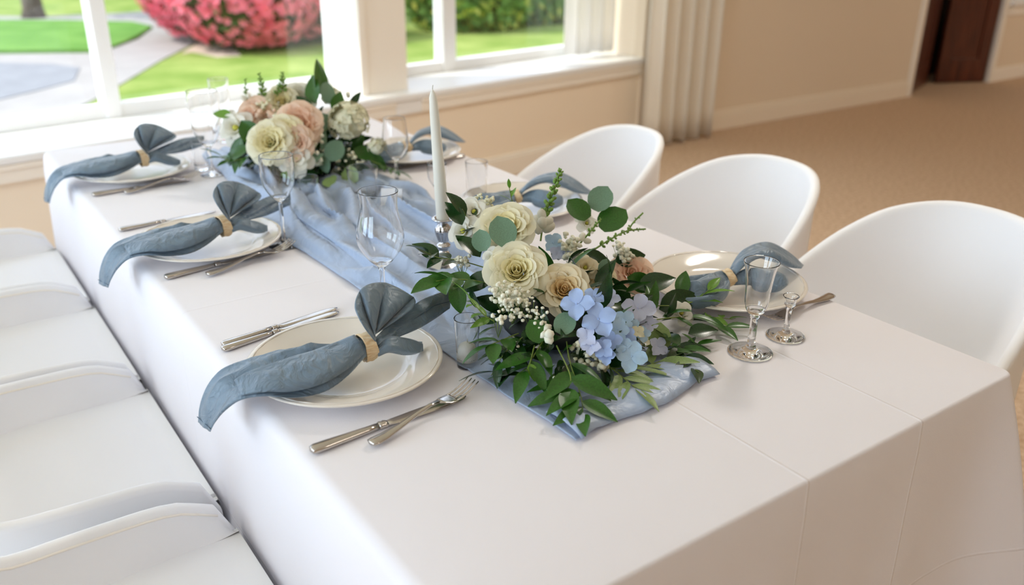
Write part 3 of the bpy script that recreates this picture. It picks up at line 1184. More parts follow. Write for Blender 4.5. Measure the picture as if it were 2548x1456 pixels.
def loft(b, secs, ns, nt, closed=False, cap=False):
    """smooth surface through sections (each an equal-length list of points)"""
    k = len(secs[0])
    cols = [cr([s[j] for s in secs], ns) for j in range(k)]
    rows = []
    for i in range(ns):
        pts = [cols[j][i] for j in range(k)]
        if closed:
            ext = pts[-2:] + pts + pts[:3]
            full = cr(ext, (len(ext) - 1) * (nt // k) + 1)
            st = 2 * (nt // k)
            rows.append(full[st:st + k * (nt // k)])
        else:
            rows.append(cr(pts, nt))
    b.grid(rows, closed=closed, cap=cap)


def ring_band(t, c, axis, ra, rz, ln, mat):
    axis = Vector(axis).normalized()
    side = axis.cross(Vector((0, 0, 1))).normalized()
    up = side.cross(axis)
    b = MB()
    rows = []
    for i in range(9):
        u = -1 + 2 * i / 8
        row = []
        for k in range(28):
            a = 2 * pi * k / 28
            w = 1 + .05 * sin(a * 5 + u * 2) + .03 * sin(a * 9 - u * 3)
            row.append(Vector(c) + axis * (u * ln * (1 + .12 * sin(a * 2 + 1))) + side * (ra * w * cos(a)) + up * (rz * w * sin(a)))
        rows.append(row)
    b.grid(rows, closed=True)
    o = b.build('napkin_band', M['ring'], t, solid=.0016, label='straw-coloured twisted band')
    return o


def napkin_left(label):
    P0 = PLX[0]
    t = thing('napkin', label, 'napkin', (P0[0], P0[1], TZ + .02), 'slate blue napkins in straw bands')
    ring = Vector((.163, .523, .802))
    tail_ax = Vector((-1, -.02, -.02))
    # ---- tail: puffed gathered tube lying over the plate and drooping past the table edge
    spec = [  # centre, half width, lateral dir, thickness, pleat amp
        ((.170, .524, .803), .014, (0.12, 1, .05), .014, .000),
        ((.150, .522, .800), .021, (0.08, 1, .05), .015, .0025),
        ((.118, .519, .793), .036, (0.05, 1, .05), .015, .005),
        ((.080, .519, .789), .049, (0.10, 1, .08), .015, .0065),
        ((.042, .528, .790), .056, (0.16, 1, .08), .012, .006),
        ((.008, .541, .793), .054, (0.16, 1, .06), .007, .0045),
        ((-.022, .556, .785), .046, (0.10, 1, .05), .0035, .003),
        ((-.042, .570, .762), .037, (0.02, 1, .02), .0022, .002),
        ((-.053, .582, .735), .029, (-.05, 1, -.02), .0018, .0012),
        ((-.058, .590, .712), .023, (-.10, 1, -.10), .0016, .0005)]
    n = 40
    secs = []
    rows = []
    ns = 54
    cs = cr([s[0] for s in spec], ns)
    ld = cr([s[2] for s in spec], ns)
    prm = cr([(s[1], s[3], s[4]) for s in spec], ns)
    for i in range(ns):
        w, th, am = prm[i]
        L_ = ld[i].normalized()
        T = (cs[min(i + 1, ns - 1)] - cs[max(i - 1, 0)]).normalized()
        U = L_.cross(T)
        if U.z < 0 and i < ns * .7:
            U = -U
        elif i >= ns * .7 and U.dot(Vector((-1, 0, .5))) < 0:
            U = -U
        row = []
        k = i / (ns - 1)
        for j in range(n):
            a = 2 * pi * j / n
            x = cos(a)
            s_ = sin(a)
            dome = abs(s_) ** .8 * (1 if s_ > 0 else -.55)
            pl = am * (1.5 * (1 - 1.6 * abs(sin(x * 2.6 + 2.6 * k + .5)) ** .7) + 1.0 * (1 - 1.7 * abs(sin(x * 4.6 - 3.4 * k + .9)) ** .8) + 1.5 * (vnoise(x * 3 + 5, k * 8, 3) - .5) + .7 * (vnoise(x * 7 + 1, k * 17, 6) - .5)) * max(0, s_) ** .4
            row.append(cs[i] + L_ * (w * x * (1 + .05 * sin(k * 14 + x * 3))) + U * (th * dome + pl))
        rows.append(row)
    b = MB()
    b.grid(rows, closed=True, cap=True)
    b.build('folded_tail', M['napkin'], t)
    # upper fold lying over the tail, its rolled edge running diagonally
    top_rows = []
    for i in range(6, 36):
        k = i / (ns - 1)
        w, th, am = prm[i]
        L_ = ld[i].normalized()
        x1 = .62 - 1.5 * (k - .1)
        row = []
        for j in range(13):
            q = j / 12
            x = -1.0 + (x1 + 1.0) * q
            a = x * w
            hgt = th * sqrt(max(0, 1 - min(1, x * x))) ** .8 + .0022 + .0035 * sin(pi * q) * sin(pi * (i - 6) / 29) + .0030 * exp(-((1 - q) / .14) ** 2) - .004 * max(0, q - .93) / .07
            hgt += .0022 * (vnoise(x * 4, k * 15, 9) - .5) + am * 1.1
            row.append(cs[i] + L_ * a + Vector((0, 0, hgt)))
        top_rows.append(row)
    b = MB()
    b.grid(top_rows)
    b.build('upper_fold', M['napkin'], t, solid=.0012)
    # stitched hem across the end of the tail
    b = MB()
    c0, c1 = cs[-3], ld[-3].normalized()
    T = (cs[-1] - cs[-5]).normalized()
    U = c1.cross(T)
    if U.x > 0:
        U = -U
    b.tube([c0 + c1 * (prm[-3][0] * .96 * (-1 + 2 * q / 8)) + U * .0019 for q in range(9)], .0006, 5)
    b.build('hem_stitching', M['hem'], t)

    # ---- upright fan
    A = lambda px, py, y: ony(px, py, y)
    outer = [A(897, 800, .515), A(884, 762, .535), A(893, 728, .55), A(915, 708, .565), A(948, 703, .575), A(985, 713, .575), A(1015, 730, .568), A(1034, 748, .558), A(1026, 768, .545)]
    inner = [ring + Vector((.010 + .0012 * q, -.012 + .003 * q, .010 + .0012 * (4 - abs(q - 4)))) for q in range(9)]
    ns, nt = 26, 64
    oc = cr(outer, nt)
    ic = cr(inner, nt)
    rows = []
    vdir = Vector((-.5, -.8, .25)).normalized()
    for i in range(ns):
        k = i / (ns - 1)
        kk = k ** .82
        row = []
        for j in range(nt):
            v = j / (nt - 1)
            p = ic[j].lerp(oc[j], kk)
            pleat = (abs(sin(v * pi * 3.5 + .35)) ** .7 - .5) * .026 * sin(pi * min(1, k * .8 + .12)) ** .8
            bulge = .030 * sin(pi * k) * sin(pi * v)
            p = p + vdir * (pleat + bulge * .5)
            row.append(p)
        rows.append(row)
    b = MB()
    b.grid(rows)
    # back layer of the fan folds over and closes
    back = [[p - vdir * (.012 * sin(pi * min(1, (i / (ns - 1)) * 1.0)) ** .5 * sin(pi * j / (nt - 1)) ** .5) for j, p in enumerate(r)] for i, r in enumerate(rows)]
    b.grid([list(reversed(r)) for r in back])
    b.build('folded_fan', M['napkin'], t, solid=.0012)
    # ---- pointed flap to the right
    top = [ring + Vector((.012, -.004, .012)), A(975, 800, .55), A(1035, 755, .575), A(1075, 736, .59), A(1119, 722, .60)]
    mid = [ring + Vector((.014, -.006, .004)), A(985, 822, .535), A(1045, 783, .56), A(1080, 760, .575), A(1120, 748, .59)]
    bot = [ring + Vector((.014, -.010, -.004)), A(985, 842, .525), A(1040, 818, .545), A(1080, 795, .56), A(1119, 768, .58)]
    b = MB()
    loft(b, [list(q) for q in zip(top, mid, bot)], 30, 15)
    for q, p in enumerate(b.v):
        i, j = divmod(q, 15)
        p += vdir * (.006 * sin(pi * j / 14) * sin(pi * min(1, i / 29 * 1.1)) + .002 * sin(j * .9 + i * .2))
    b.build('pointed_flap', M['napkin'], t, solid=.0014)
    b = MB()
    for s_, w_ in ((top, .0), (mid, .0055)):
        pts = cr(s_, 24)[6:]
        b.tube([p + vdir * (w_ + .0018) + Vector((0, 0, -.002 if w_ == 0 else 0)) for p in pts], .0007, 5)
    b.build('hem_stitching', M['hem'], t)
    # ---- low loop resting on the plate
    up = Vector((0, 0, 1))
    cl = [ring + Vector((.012, -.012, -.006)), A(968, 858, .512), A(1005, 862, .515), A(1035, 864, .518), A(1052, 862, .520)]
    wd = [.008, .013, .0165, .016, .010]
    rows = []
    cc = cr(cl, 22)
    ww = cr([(w, 0, 0) for w in wd], 22)
    for i in range(22):
        row = []
        for j in range(18):
            a = 2 * pi * j / 18
            k = i / 21
            row.append(cc[i] + Vector((-.35, -.75, .0)).normalized() * (ww[i].x * cos(a)) + up * (.0095 * (.55 + .6 * sin(pi * k)) * sin(a) + .002 * sin(a * 3 + k * 5)))
        rows.append(row)
    b = MB()
    b.grid(rows, closed=True, cap=True)
    b.build('low_loop', M['napkin'], t)
    ring_band(t, ring, (-1, -.05, -.10), .0185, .0205, .0085, M['ring'])
    return t


nl = napkin_left('slate blue napkin with a tall fan standing on the nearest left plate')
for (x, y), lb, rz in ((PLX[1], 'slate blue napkin drooping over the table edge from the middle left plate', .10),
                       (PLX[2], 'slate blue napkin on the left plate at the window end', .06)):
    c = copy_tree(nl)
    c['label'] = lb
    c.location = (x, y, TZ + .02)
    c.rotation_euler = (0, 0, rz)


def napkin_right(label):
    """the right-hand napkins show a bow: a puffed loop, the band, an arch over the plate rim"""
    P0 = PRX[0]
    t = thing('napkin', label, 'napkin', (P0[0], P0[1], TZ + .02), 'slate blue napkins in straw bands')
    A = lambda px, py, y: ony(px, py, y)
    ring = onz(1812, 692, .792)
    # puffed loop on the left (towards the table's middle)
    cl = [ring, onz(1790, 703, .786), onz(1762, 722, .783), onz(1732, 734, .782), onz(1706, 738, .781), onz(1694, 738, .780)]
    sp = [(.010, .010), (.022, .016), (.036, .021), (.041, .021), (.034, .018), (.020, .010)]
    rows = []
    ns, nt = 40, 48
    cc = cr(cl, ns)
    pp = cr([(a, b_, 0) for a, b_ in sp], ns)
    for i in range(ns):
        k = i / (ns - 1)
        T = (cc[min(i + 1, ns - 1)] - cc[max(i - 1, 0)]).normalized()
        L_ = T.cross(Vector((0, 0, 1))).normalized()
        row = []
        for j in range(nt):
            a = 2 * pi * j / nt
            x, s_ = cos(a), sin(a)
            am = .0065 * sin(pi * min(1, k * .75))
            pl = am * (sin(x * 6 + 1 + k * 2) + .6 * sin(x * 10 - k * 3)) * max(0, s_ + .4)
            row.append(cc[i] + L_ * pp[i].x * x + Vector((0, 0, 1)) * (pp[i].y * (abs(s_) ** .75 * (1 if s_ > 0 else -.75)) + pl))
        rows.append(row)
    b = MB()
    b.grid(rows, closed=True, cap=True)
    b.build('puffed_loop', M['napkin'], t)
    # arch sweeping to the right, over the rim
    up = [ring + Vector((0, .004, .006)), A(1828, 650, .45), A(1853, 624, .46), A(1893, 609, .465), A(1938, 622, .45), A(1975, 642, .435), A(1999, 660, .425)]
    lo = [ring + Vector((.002, -.008, -.002)), A(1836, 676, .415), A(1862, 652, .415), A(1900, 640, .41), A(1938, 650, .40), A(1972, 665, .395), A(1994, 668, .395)]
    ub, lb2 = cr(up, 40), cr(lo, 40)
    rows = []
    for i in range(40):
        k = i / 39
        m_ = (ub[i] + lb2[i]) / 2
        d = ub[i] - lb2[i]
        h = d.length / 2
        nrm = d.normalized().cross((ub[min(i + 1, 39)] - ub[max(i - 1, 0)]).normalized())
        row = []
        for j in range(24):
            a = 2 * pi * j / 24
            x, s_ = cos(a), sin(a)
            row.append(m_ + d * .5 * x + nrm * ((.010 * sin(pi * min(1, k * .9 + .1)) + .003) * s_ + .0035 * sin(x * 5 + k * 4) * sin(pi * k)))
        rows.append(row)
    b = MB()
    b.grid(rows, closed=True, cap=True)
    b.build('arched_loop', M['napkin'], t)
    # rounded loop hanging under the arch
    c1 = [ring + Vector((.006, -.008, -.004)), onz(1858, 690, .79), onz(1895, 696, .79), onz(1930, 698, .789), onz(1952, 698, .787)]
    sp = [(.008, .008), (.018, .014), (.026, .018), (.024, .017), (.012, .010)]
    rows = []
    cc = cr(c1, 30)
    pp = cr([(a, b_, 0) for a, b_ in sp], 30)
    for i in range(30):
        k = i / 29
        T = (cc[min(i + 1, 29)] - cc[max(i - 1, 0)]).normalized()
        L_ = T.cross(Vector((0, 0, 1))).normalized()
        rows.append([cc[i] + L_ * pp[i].x * cos(2 * pi * j / 30) + Vector((0, 0, 1)) * (pp[i].y * sin(2 * pi * j / 30) + .003 * sin(2 * pi * j / 30 * 4 + k * 4) * sin(pi * k)) for j in range(30)])
    b = MB()
    b.grid(rows, closed=True, cap=True)
    b.build('round_loop', M['napkin'], t)
    ring_band(t, ring + Vector((0, 0, .001)), cl[1] - ring, .015, .0145, .007, M['ring'])
    return t


nr_ = napkin_right('slate blue napkin tied like a bow on the right plate beside the liqueur glass')
for (x, y), lb, rz in ((PRX[1], 'slate blue napkin bow on the plate behind the near bouquet', -.12),
                       (PRX[2], 'slate blue napkin bow on the right plate at the window end', .15)):
    c = copy_tree(nr_)
    c['label'] = lb
    c.location = (x, y, TZ + .02)
    c.rotation_euler = (0, 0, rz)


def ellip_loft(b, secs, n=14, cap=True):
    """secs: (x, z_centre, half width y, half thickness z)"""
    rows = []
    for x, zc, w, h in secs:
        rows.append([Vector((x, w * math.copysign(abs(cos(a)) ** .7, cos(a)), zc + h * sin(a))) for a in [2 * pi * k / n for k in range(n)]])
    b.grid(rows, closed=True, cap=cap)


def knife_mesh():
    b = MB()
    ellip_loft(b, [(0, .005, .0035, .0025), (.0015, .005, .0075, .0040), (.006, .005, .0092, .0048), (.02, .005, .0092, .0046), (.05, .0048, .0075, .0042), (.08, .0046, .0058, .0038), (.098, .0046, .0052, .0038)])
    h = b.mesh('knife_handle', M['steel'])
    b = MB()
    ellip_loft(b, [(.096, .0046, .0055, .0040), (.099, .0046, .0070, .0046), (.102, .0046, .0055, .0040), (.105, .0046, .0068, .0045), (.109, .0044, .0055, .0034)])
    o = b.mesh('knife_bolster', M['steel'])
    b = MB()
    ellip_loft(b, [(.107, .0044, .0052, .0026), (.118, .004, .0075, .0013), (.15, .0036, .0092, .0009), (.19, .0033, .0098, .0008), (.215, .0032, .0090, .0007), (.228, .003, .0062, .0006), (.234, .003, .002, .0004)])
    bl = b.mesh('knife_blade', M['steel'])
    return h, o, bl


def fork_meshes():
    b = MB()
    ellip_loft(b, [(0, .006, .004, .0022), (.002, .006, .0085, .0030), (.008, .0055, .0100, .0032), (.025, .005, .0085, .0028), (.05, .0065, .0055, .0023), (.08, .0105, .0036, .0021), (.105, .0125, .0031, .0021), (.122, .0110, .0045, .0018)])
    h = b.mesh('fork_handle', M['steel'])
    b = MB()
    ellip_loft(b, [(.120, .0112, .0045, .0017), (.128, .0090, .0090, .0013), (.136, .0065, .0118, .0011), (.146, .0048, .0126, .0010), (.150, .0046, .0126, .0010)])
    hd = b.mesh('fork_head', M['steel'])
    b = MB()
    pts = [(.147, .0046), (.160, .0058), (.172, .0085), (.182, .0120), (.190, .0155)]
    rows = []
    for i, (x, z) in enumerate(pts):
        w = (.0019, .0018, .0016, .0013, .0006)[i]
        rows.append([Vector((x, w * cos(a), z + .0009 * sin(a))) for a in [2 * pi * k / 8 for k in range(8)]])
    b.grid(rows, closed=True, cap=True)
    tn = b.mesh('fork_tine', M['steel'])
    return h, hd, tn


KM, FM = knife_mesh(), fork_meshes()


def orient(p0, p1, z, roll=0.0, lift=0.0):
    a = math.atan2(p1[1] - p0[1], p1[0] - p0[0])
    return (p0[0], p0[1], z), (roll, -lift, a)


def knife(p0, p1, label, z=TZ + .0005, scale=1.0):
    t = thing('table_knife', label, 'knife', (0, 0, 0), 'steel table knives')
    t.location, t.rotation_euler = orient(p0, p1, z)
    t.scale = (scale,) * 3
    for me, nm in zip(KM, ('handle', 'bolster', 'blade')):
        inst(me, nm, t, Matrix())
    return t


def fork(p0, p1, label, z=TZ + .0005, lift=0.0, scale=1.0, flip=0):
    t = thing('table_fork', label, 'fork', (0, 0, 0), 'steel table forks')
    t.location, t.rotation_euler = orient(p0, p1, z, flip, lift)
    t.scale = (scale,) * 3
    inst(FM[0], 'handle', t, Matrix())
    hd = inst(FM[1], 'head', t, Matrix())
    for k in range(4):
        inst(FM[2], 'tine', hd, Matrix.Translation((0, -.0102 + .0068 * k, 0)))
    return t


def OZ(px, py, z=TZ + .003):
    p = onz(px, py, z)
    return (p.x, p.y)


knife(OZ(773, 1125), OZ(1140, 992), 'steel knife lying below the nearest fan napkin plate', scale=1.0)
fork(OZ(922, 1110), OZ(1150, 985, .757), 'steel fork resting its tines on the knife blade, nearest the camera', lift=.045, z=TZ + .001, scale=.98)
knife(OZ(553, 872), OZ(760, 803), 'lower of two steel handles showing left of the nearest plate', scale=.9)
knife(OZ(553, 861), OZ(760, 792), 'upper of two steel handles showing left of the nearest plate', z=TZ + .0005, scale=.9)
knife(OZ(410, 693), OZ(660, 630), 'steel knife below the middle left plate')
fork(OZ(515, 687), OZ(690, 630, .757), 'steel fork beside the tall wine glass foot on the left', lift=.05, z=TZ + .001)
knife(OZ(296, 574), OZ(420, 549), 'steel handle showing left of the middle left plate', scale=.9)
knife(OZ(229, 487), OZ(480, 447), 'steel knife below the left plate at the window end')
fork(OZ(310, 482), OZ(460, 449, .757), 'steel fork below the left plate at the window end', lift=.05, z=TZ + .001)
fork(OZ(2070, 738), OZ(1925, 797), 'steel fork with a dark handle at the right table edge by the near chair', scale=1.0)
knife(OZ(1155, 389), OZ(1010, 415), 'steel knife at the far right plate behind the candle')

# ================================================================== GLASSES AND CANDLE
def glass_thing(name, label, base, prof_out, wall=.0011, parts=(), n=40, cat='glass', group=None, stem_split=None):
    """prof_out: outer profile (r, z) from the centre of the foot up to the rim; the inside follows from inner_z upward"""
    t = thing(name, label, cat, (base[0], base[1], TZ), group)
    prof, inner_from = prof_out
    ins = [(max(r - wall, 0), z) for r, z in prof if z >= inner_from]
    ins[0] = (ins[0][0], ins[0][1] + wall)
    (ra, za), (rb, zb) = prof[-2], prof[-1]
    for f in (.0022, .0009):
        k = max(0.0, 1 - f / max(zb - za, 1e-6))
        prof = list(prof[:-1]) + [(ra + (rb - ra) * k, za + (zb - za) * k), (rb, zb)]
        ra, za = prof[-2]
    ins = [(max(r - wall, 0), z) for r, z in prof if z >= inner_from]
    ins[0] = (ins[0][0], ins[0][1] + wall)
    full = list(prof) + [(prof[-1][0] - wall * .5, prof[-1][1] + wall * .5)] + list(reversed(ins)) + [(0, ins[0][1])]
    if stem_split:
        lo = [p for p in prof if p[1] <= stem_split]
        zs = lo[-1]
        b = MB()
        b.lathe([(r, z + .0012) for r, z in lo] + [(0, zs[1] + .0012)], n)
        b.build('stem_and_foot', M['glass'], t, world=False)
        hi = [(0, zs[1] + .0014)] + [(zs[0], zs[1] + .0014)] + [p for p in full[len(lo):]]
        b = MB()
        b.lathe([(r, z + .0012 if q > 1 else z) for q, (r, z) in enumerate(hi)], n)
        b.build('bowl', M['glass'], t, world=False)
    else:
        b = MB()
        b.lathe([(r, z + .0012) for r, z in full], n)
        b.build('body', M['glass'], t, world=False)
    return t


def rim(px0, px1, py, y):
    """radius and height of a rim seen from px0 to px1 at row py, at depth y"""
    c = ony((px0 + px1) / 2, py, y)
    d = depth_of(c)
    return (px1 - px0) / 2 * d / FPX, c.z - TZ


def smooth_prof(pts, n=36):
    return [(p.x, p.y) for p in cr([(r, z, 0) for r, z in pts], n)]


def stemware(label, px, py, rl, rr, ry, shape, foot=.032, stem=.004, bowl_z=.42, belly=1.0, name='wine_glass', group='stemmed glasses'):
    base = onz(px, py, TZ)
    R, H = rim(rl, rr, ry, base.y)
    H -= .0012
    bz = H * bowl_z
    prof = [(0, .0), (foot * .8, .0), (foot, .0008), (foot, .0018), (foot * .55, .004), (stem * 1.7, .0075), (stem * 1.1, .014), (stem, .03 if bz > .05 else bz * .6), (stem, bz - .012), (stem * 1.5, bz - .004)]
    if shape == 'tulip':
        up = [(stem * 2.6, bz), (R * .72 * belly, bz + (H - bz) * .10), (R * 1.12 * belly, bz + (H - bz) * .27), (R * 1.22 * belly, bz + (H - bz) * .42), (R * 1.10 * belly, bz + (H - bz) * .58), (R * .96, bz + (H - bz) * .73), (R * .94, bz + (H - bz) * .86), (R, H)]
    elif shape == 'goblet':
        up = [(stem * 2.4, bz), (R * .58, bz + (H - bz) * .12), (R * .86, bz + (H - bz) * .32), (R * .97, bz + (H - bz) * .55), (R, bz + (H - bz) * .8), (R * .97, H)]
    elif shape == 'flare':
        up = [(stem * 2.2, bz), (R * .60, bz + (H - bz) * .08), (R * .68, bz + (H - bz) * .22), (R * .70, bz + (H - bz) * .4), (R * .76, bz + (H - bz) * .62), (R * .86, bz + (H - bz) * .84), (R, H)]
    else:  # flute
        up = [(stem * 2.0, bz), (R * .7, bz + (H - bz) * .12), (R * 1.10, bz + (H - bz) * .32), (R * 1.15, bz + (H - bz) * .5), (R * 1.06, bz + (H - bz) * .75), (R * .95, H)]
    top = smooth_prof(up, 28)
    return glass_thing(name, label, (base.x, base.y), (prof + top, top[2][1]), stem_split=prof[-1][1], group=group)


def tumbler(label, px, py, rl, rr, ry, taper=.85, name='tumbler', wall=.0014, group='straight glasses'):
    base = onz(px, py, TZ)
    R, H = rim(rl, rr, ry, base.y)
    H -= .0012
    r0 = R * taper
    prof = [(0, 0), (r0 * .9, 0), (r0, .0012), (r0 * 1.005, .006)] + [(r0 + (R - r0) * k / 10, .006 + (H - .006) * k / 10) for k in range(1, 11)]
    return glass_thing(name, label, (base.x, base.y), (prof, .0065), wall=wall, group=group)


stemware('large tulip-shaped wine glass standing on the runner behind the nearest napkin', 955, 762, 874, 975, 478, 'tulip', foot=.034, stem=.0042, bowl_z=.37, belly=1.0)
stemware('tall wine glass beside the middle left plate', 708, 612, 630, 717, 388, 'goblet', foot=.031, stem=.0038, bowl_z=.52)
stemware('small flared liqueur glass standing on the bare cloth at right', 1866, 878, 1838, 1928, 655, 'flare', foot=.0345, stem=.0058, bowl_z=.46, name='liqueur_glass')
stemware('tiny footed glass with a shallow bowl beside the fork at right', 1954, 838, 1945, 1985, 738, 'flare', foot=.031, stem=.0042, bowl_z=.80, name='footed_glass')
stemware('flute glass in front of the far right plate', 988, 456, 960, 1017, 293, 'flute', foot=.026, stem=.0036, bowl_z=.36, name='flute_glass')
stemware('goblet at the left of the far bouquet, near the window-end plate', 528, 436, 448, 528, 228, 'goblet', foot=.028, stem=.0045, bowl_z=.36)
stemware('small stemmed glass half hidden behind the white candle', 1090, 524, 1062, 1112, 405, 'goblet', foot=.026, stem=.0036, bowl_z=.5)
tumbler('short shot glass at the foot of the far bouquet', 770, 500, 738, 790, 440, .72, 'shot_glass')
tumbler('clear tumbler to the right of the shot glass by the far bouquet', 905, 500, 868, 946, 415, .82)
tumbler('tall tumbler standing behind the plate at the near bouquet', 1186, 500, 1155, 1212, 402, .86)
tumbler('tall narrow glass behind the far bouquet against the window', 560, 352, 526, 575, 195, .88)
tumbler('low tumbler under the goblet at the window-end plate', 503, 424, 482, 523, 352, .8)
sg = tumbler('clear votive glass by the near bouquet holding a white candle', 1163, 912, 1134, 1200, 790, .80, 'votive_glass')
p = sg.location
cv = thing('votive_candle', 'rounded white candle lying inside the clear votive glass', 'candle', (p.x, p.y, TZ + .010))
b = MB()
r_ = .0150
b.lathe(smooth_prof([(0, .0), (r_ * .75, .001), (r_, .008), (r_ * .98, .018), (r_ * .7, .027), (0, .031)], 20), 24)
b.build('wax', M['wax'], cv, world=False)
b = MB()
b.tube([(0, 0, .030), (0.0006, 0, .036)], .0006, 5)
b.build('wick', M['wick'], cv, world=False)

# folded white card near the big wine glass
pc = onz(978, 536, TZ)
ct = thing('place_card', 'small white card standing behind the large wine glass', 'card', (pc.x, pc.y, TZ))
ct.rotation_euler = (0, 0, radians(-38))
for s_ in (1, -1):
    b = MB()
    b.add([(-.023, s_ * .012, .012), (.023, s_ * .012, .012), (.023, s_ * .0008, .062), (-.023, s_ * .0008, .062)], [(0, 1, 2, 3)])
    b.build('card_leaf', M['card'], ct, world=False, smooth=False, solid=.0004)

# candlestick and taper
cb = Vector((.474, .826, TZ + .006))
cs_ = thing('candlestick', 'ornate silver candlestick holding the taper beside the near bouquet', 'candlestick', cb)
b = MB()
b.lathe([(0, 0), (.030, 0), (.031, .002), (.029, .005), (.020, .010), (.012, .015), (.009, .020), (0, .020)], 8)
b.build('base', M['silver'], cs_, world=False, smooth=False, bevel=.0008)
b = MB()
rows = []
prof = [(.009, .019), (.012, .024), (.0125, .028), (.009, .033), (.0085, .036), (.013, .041), (.0135, .045), (.009, .050), (.0095, .055), (.0135, .066), (.0145, .074), (.012, .082), (.0085, .086)]
for r, z in smooth_prof(prof, 40):
    fl = .0012 if .053 < z < .082 else 0
    rows.append([Vector(((r + fl * cos(12 * a)) * cos(a), (r + fl * cos(12 * a)) * sin(a), z)) for a in [2 * pi * k / 72 for k in range(72)]])
b.grid(rows, closed=True, cap=True)
b.build('fluted_stem', M['silver'], cs_, world=False)
b = MB()
b.lathe([(0, .0855), (.0085, .0855), (.009, .090), (.012, .093), (.021, .0955), (.0215, .0970), (.020, .0982), (.013, .0965), (.0128, .0950), (0, .0950)], 40)
b.build('drip_pan', M['silver'], cs_, world=False)
cd = thing('taper_candle', 'tall ivory taper candle in the silver candlestick', 'candle', cb + Vector((0, 0, .0955)))
b = MB()
tp = ony(1076, 222, .826)
Hc = tp.z - (TZ + .1015)
top = Vector((tp.x - cb.x, 0, Hc))
rows = []
for r, k in [(0, 0), (.0116, 0), (.0120, .004), (.0112, .3), (.0095, .6), (.0080, .86), (.0068, .94), (.0045, .972), (.002, .992), (0, 1.0)]:
    rows.append([Vector((top.x * k, 0, Hc * k)) + Vector((max(r, 1e-5) * cos(2 * pi * q / 28), max(r, 1e-5) * sin(2 * pi * q / 28), 0)) for q in range(28)])
b.grid(rows, closed=True)
b.build('wax_shaft', M['wax'], cd, world=False)
b = MB()
b.tube([top + Vector((0, 0, -.003)), top + Vector((.0003, 0, .003)), top + Vector((.0012, 0, .007))], .0007, 5)
b.build('wick', M['wick'], cd, world=False)


# ================================================================== FLOWERS
def rot_to(axis, spin=0.0):
    q = Vector((0, 0, 1)).rotation_difference(Vector(axis).normalized())
    return (q.to_matrix() @ Matrix.Rotation(spin, 3, 'Z')).to_4x4()


def petal_mesh(w, h, rc, lean, curl, nx=5, ny=6, ruffle=0.0, point=0.0, seed=0):
    """petal growing along +z, its back towards +y; w half width, rc cup radius"""
    rows = []
    rnd = random.Random(seed)
    ph = rnd.uniform(0, 6)
    for i in range(ny + 1):
        b_ = i / ny
        wid = w * (.38 + .62 * sin(pi * min(1, b_ ** .75 * .62))) * (1 - (point * .6 + .22) * max(0, b_ - .72) / .28 * (max(0, b_ - .72) / .28))
        row = []
        for j in range(nx + 1):
            a = -1 + 2 * j / nx
            th = a * wid / rc
            x = rc * sin(th)
            y = -rc * (1 - cos(th)) + lean * h * b_ ** 1.4 + curl * h * max(0, b_ - .55) ** 2 * 3
            z = h * b_ * (1 - .10 * a * a * b_) - curl * h * .55 * max(0, b_ - .6) ** 2 * 2 + point * h * .16 * (1 - abs(a)) * max(0, b_ - .7)
            y += ruffle * sin(a * 7 + ph) * b_ ** 2 * w
            row.append(Vector((x, y, z)))
        rows.append(row)
    m = MB()
    m.grid(rows)
    return m


_cache = {}


def rose_layers(R, kind):
    k = R / .042
    if kind == 'rose':
        L = [(2, .002, 0, .010, .030, .005, .02, 0, 0), (3, .0045, 2, .015, .031, .008, .06, .02, 0), (4, .008, 5, .019, .032, .011, .10, .10, .02), (5, .012, 8, .024, .034, .015, .16, .2, .02),
             (5, .016, 12, .028, .035, .018, .20, .26, .010), (5, .019, 18, .032, .036, .022, .22, .38, .012), (5, .021, 26, .036, .037, .027, .24, .48, .014), (5, .022, 40, .038, .036, .031, .22, .55, .016)]
    elif kind == 'full':
        L = [(4, .002, 0, .010, .022, .006, .05, .05, .06), (5, .006, 6, .014, .024, .010, .1, .1, .06), (6, .010, 13, .018, .027, .013, .15, .2, .07), (7, .014, 22, .022, .030, .017, .2, .3, .07),
             (7, .018, 34, .026, .032, .021, .25, .4, .06), (7, .020, 50, .028, .034, .026, .25, .5, .06), (6, .021, 68, .028, .034, .03, .2, .5, .06)]
    else:   # open cup (lisianthus)
        L = [(3, .004, 12, .020, .032, .014, .2, .2, .05), (4, .007, 24, .024, .036, .018, .25, .4, .06), (5, .009, 42, .026, .038, .024, .3, .6, .07)]
    return [tuple([l[0]] + [l[1] * k, l[2]] + [v * k for v in l[3:6]] + list(l[6:])) for l in L]


HEART = {'cream_rose_petal': 'rose_in', 'ivory_rose_petal': 'rose2_in', 'peach_rose_petal': 'peach_in'}


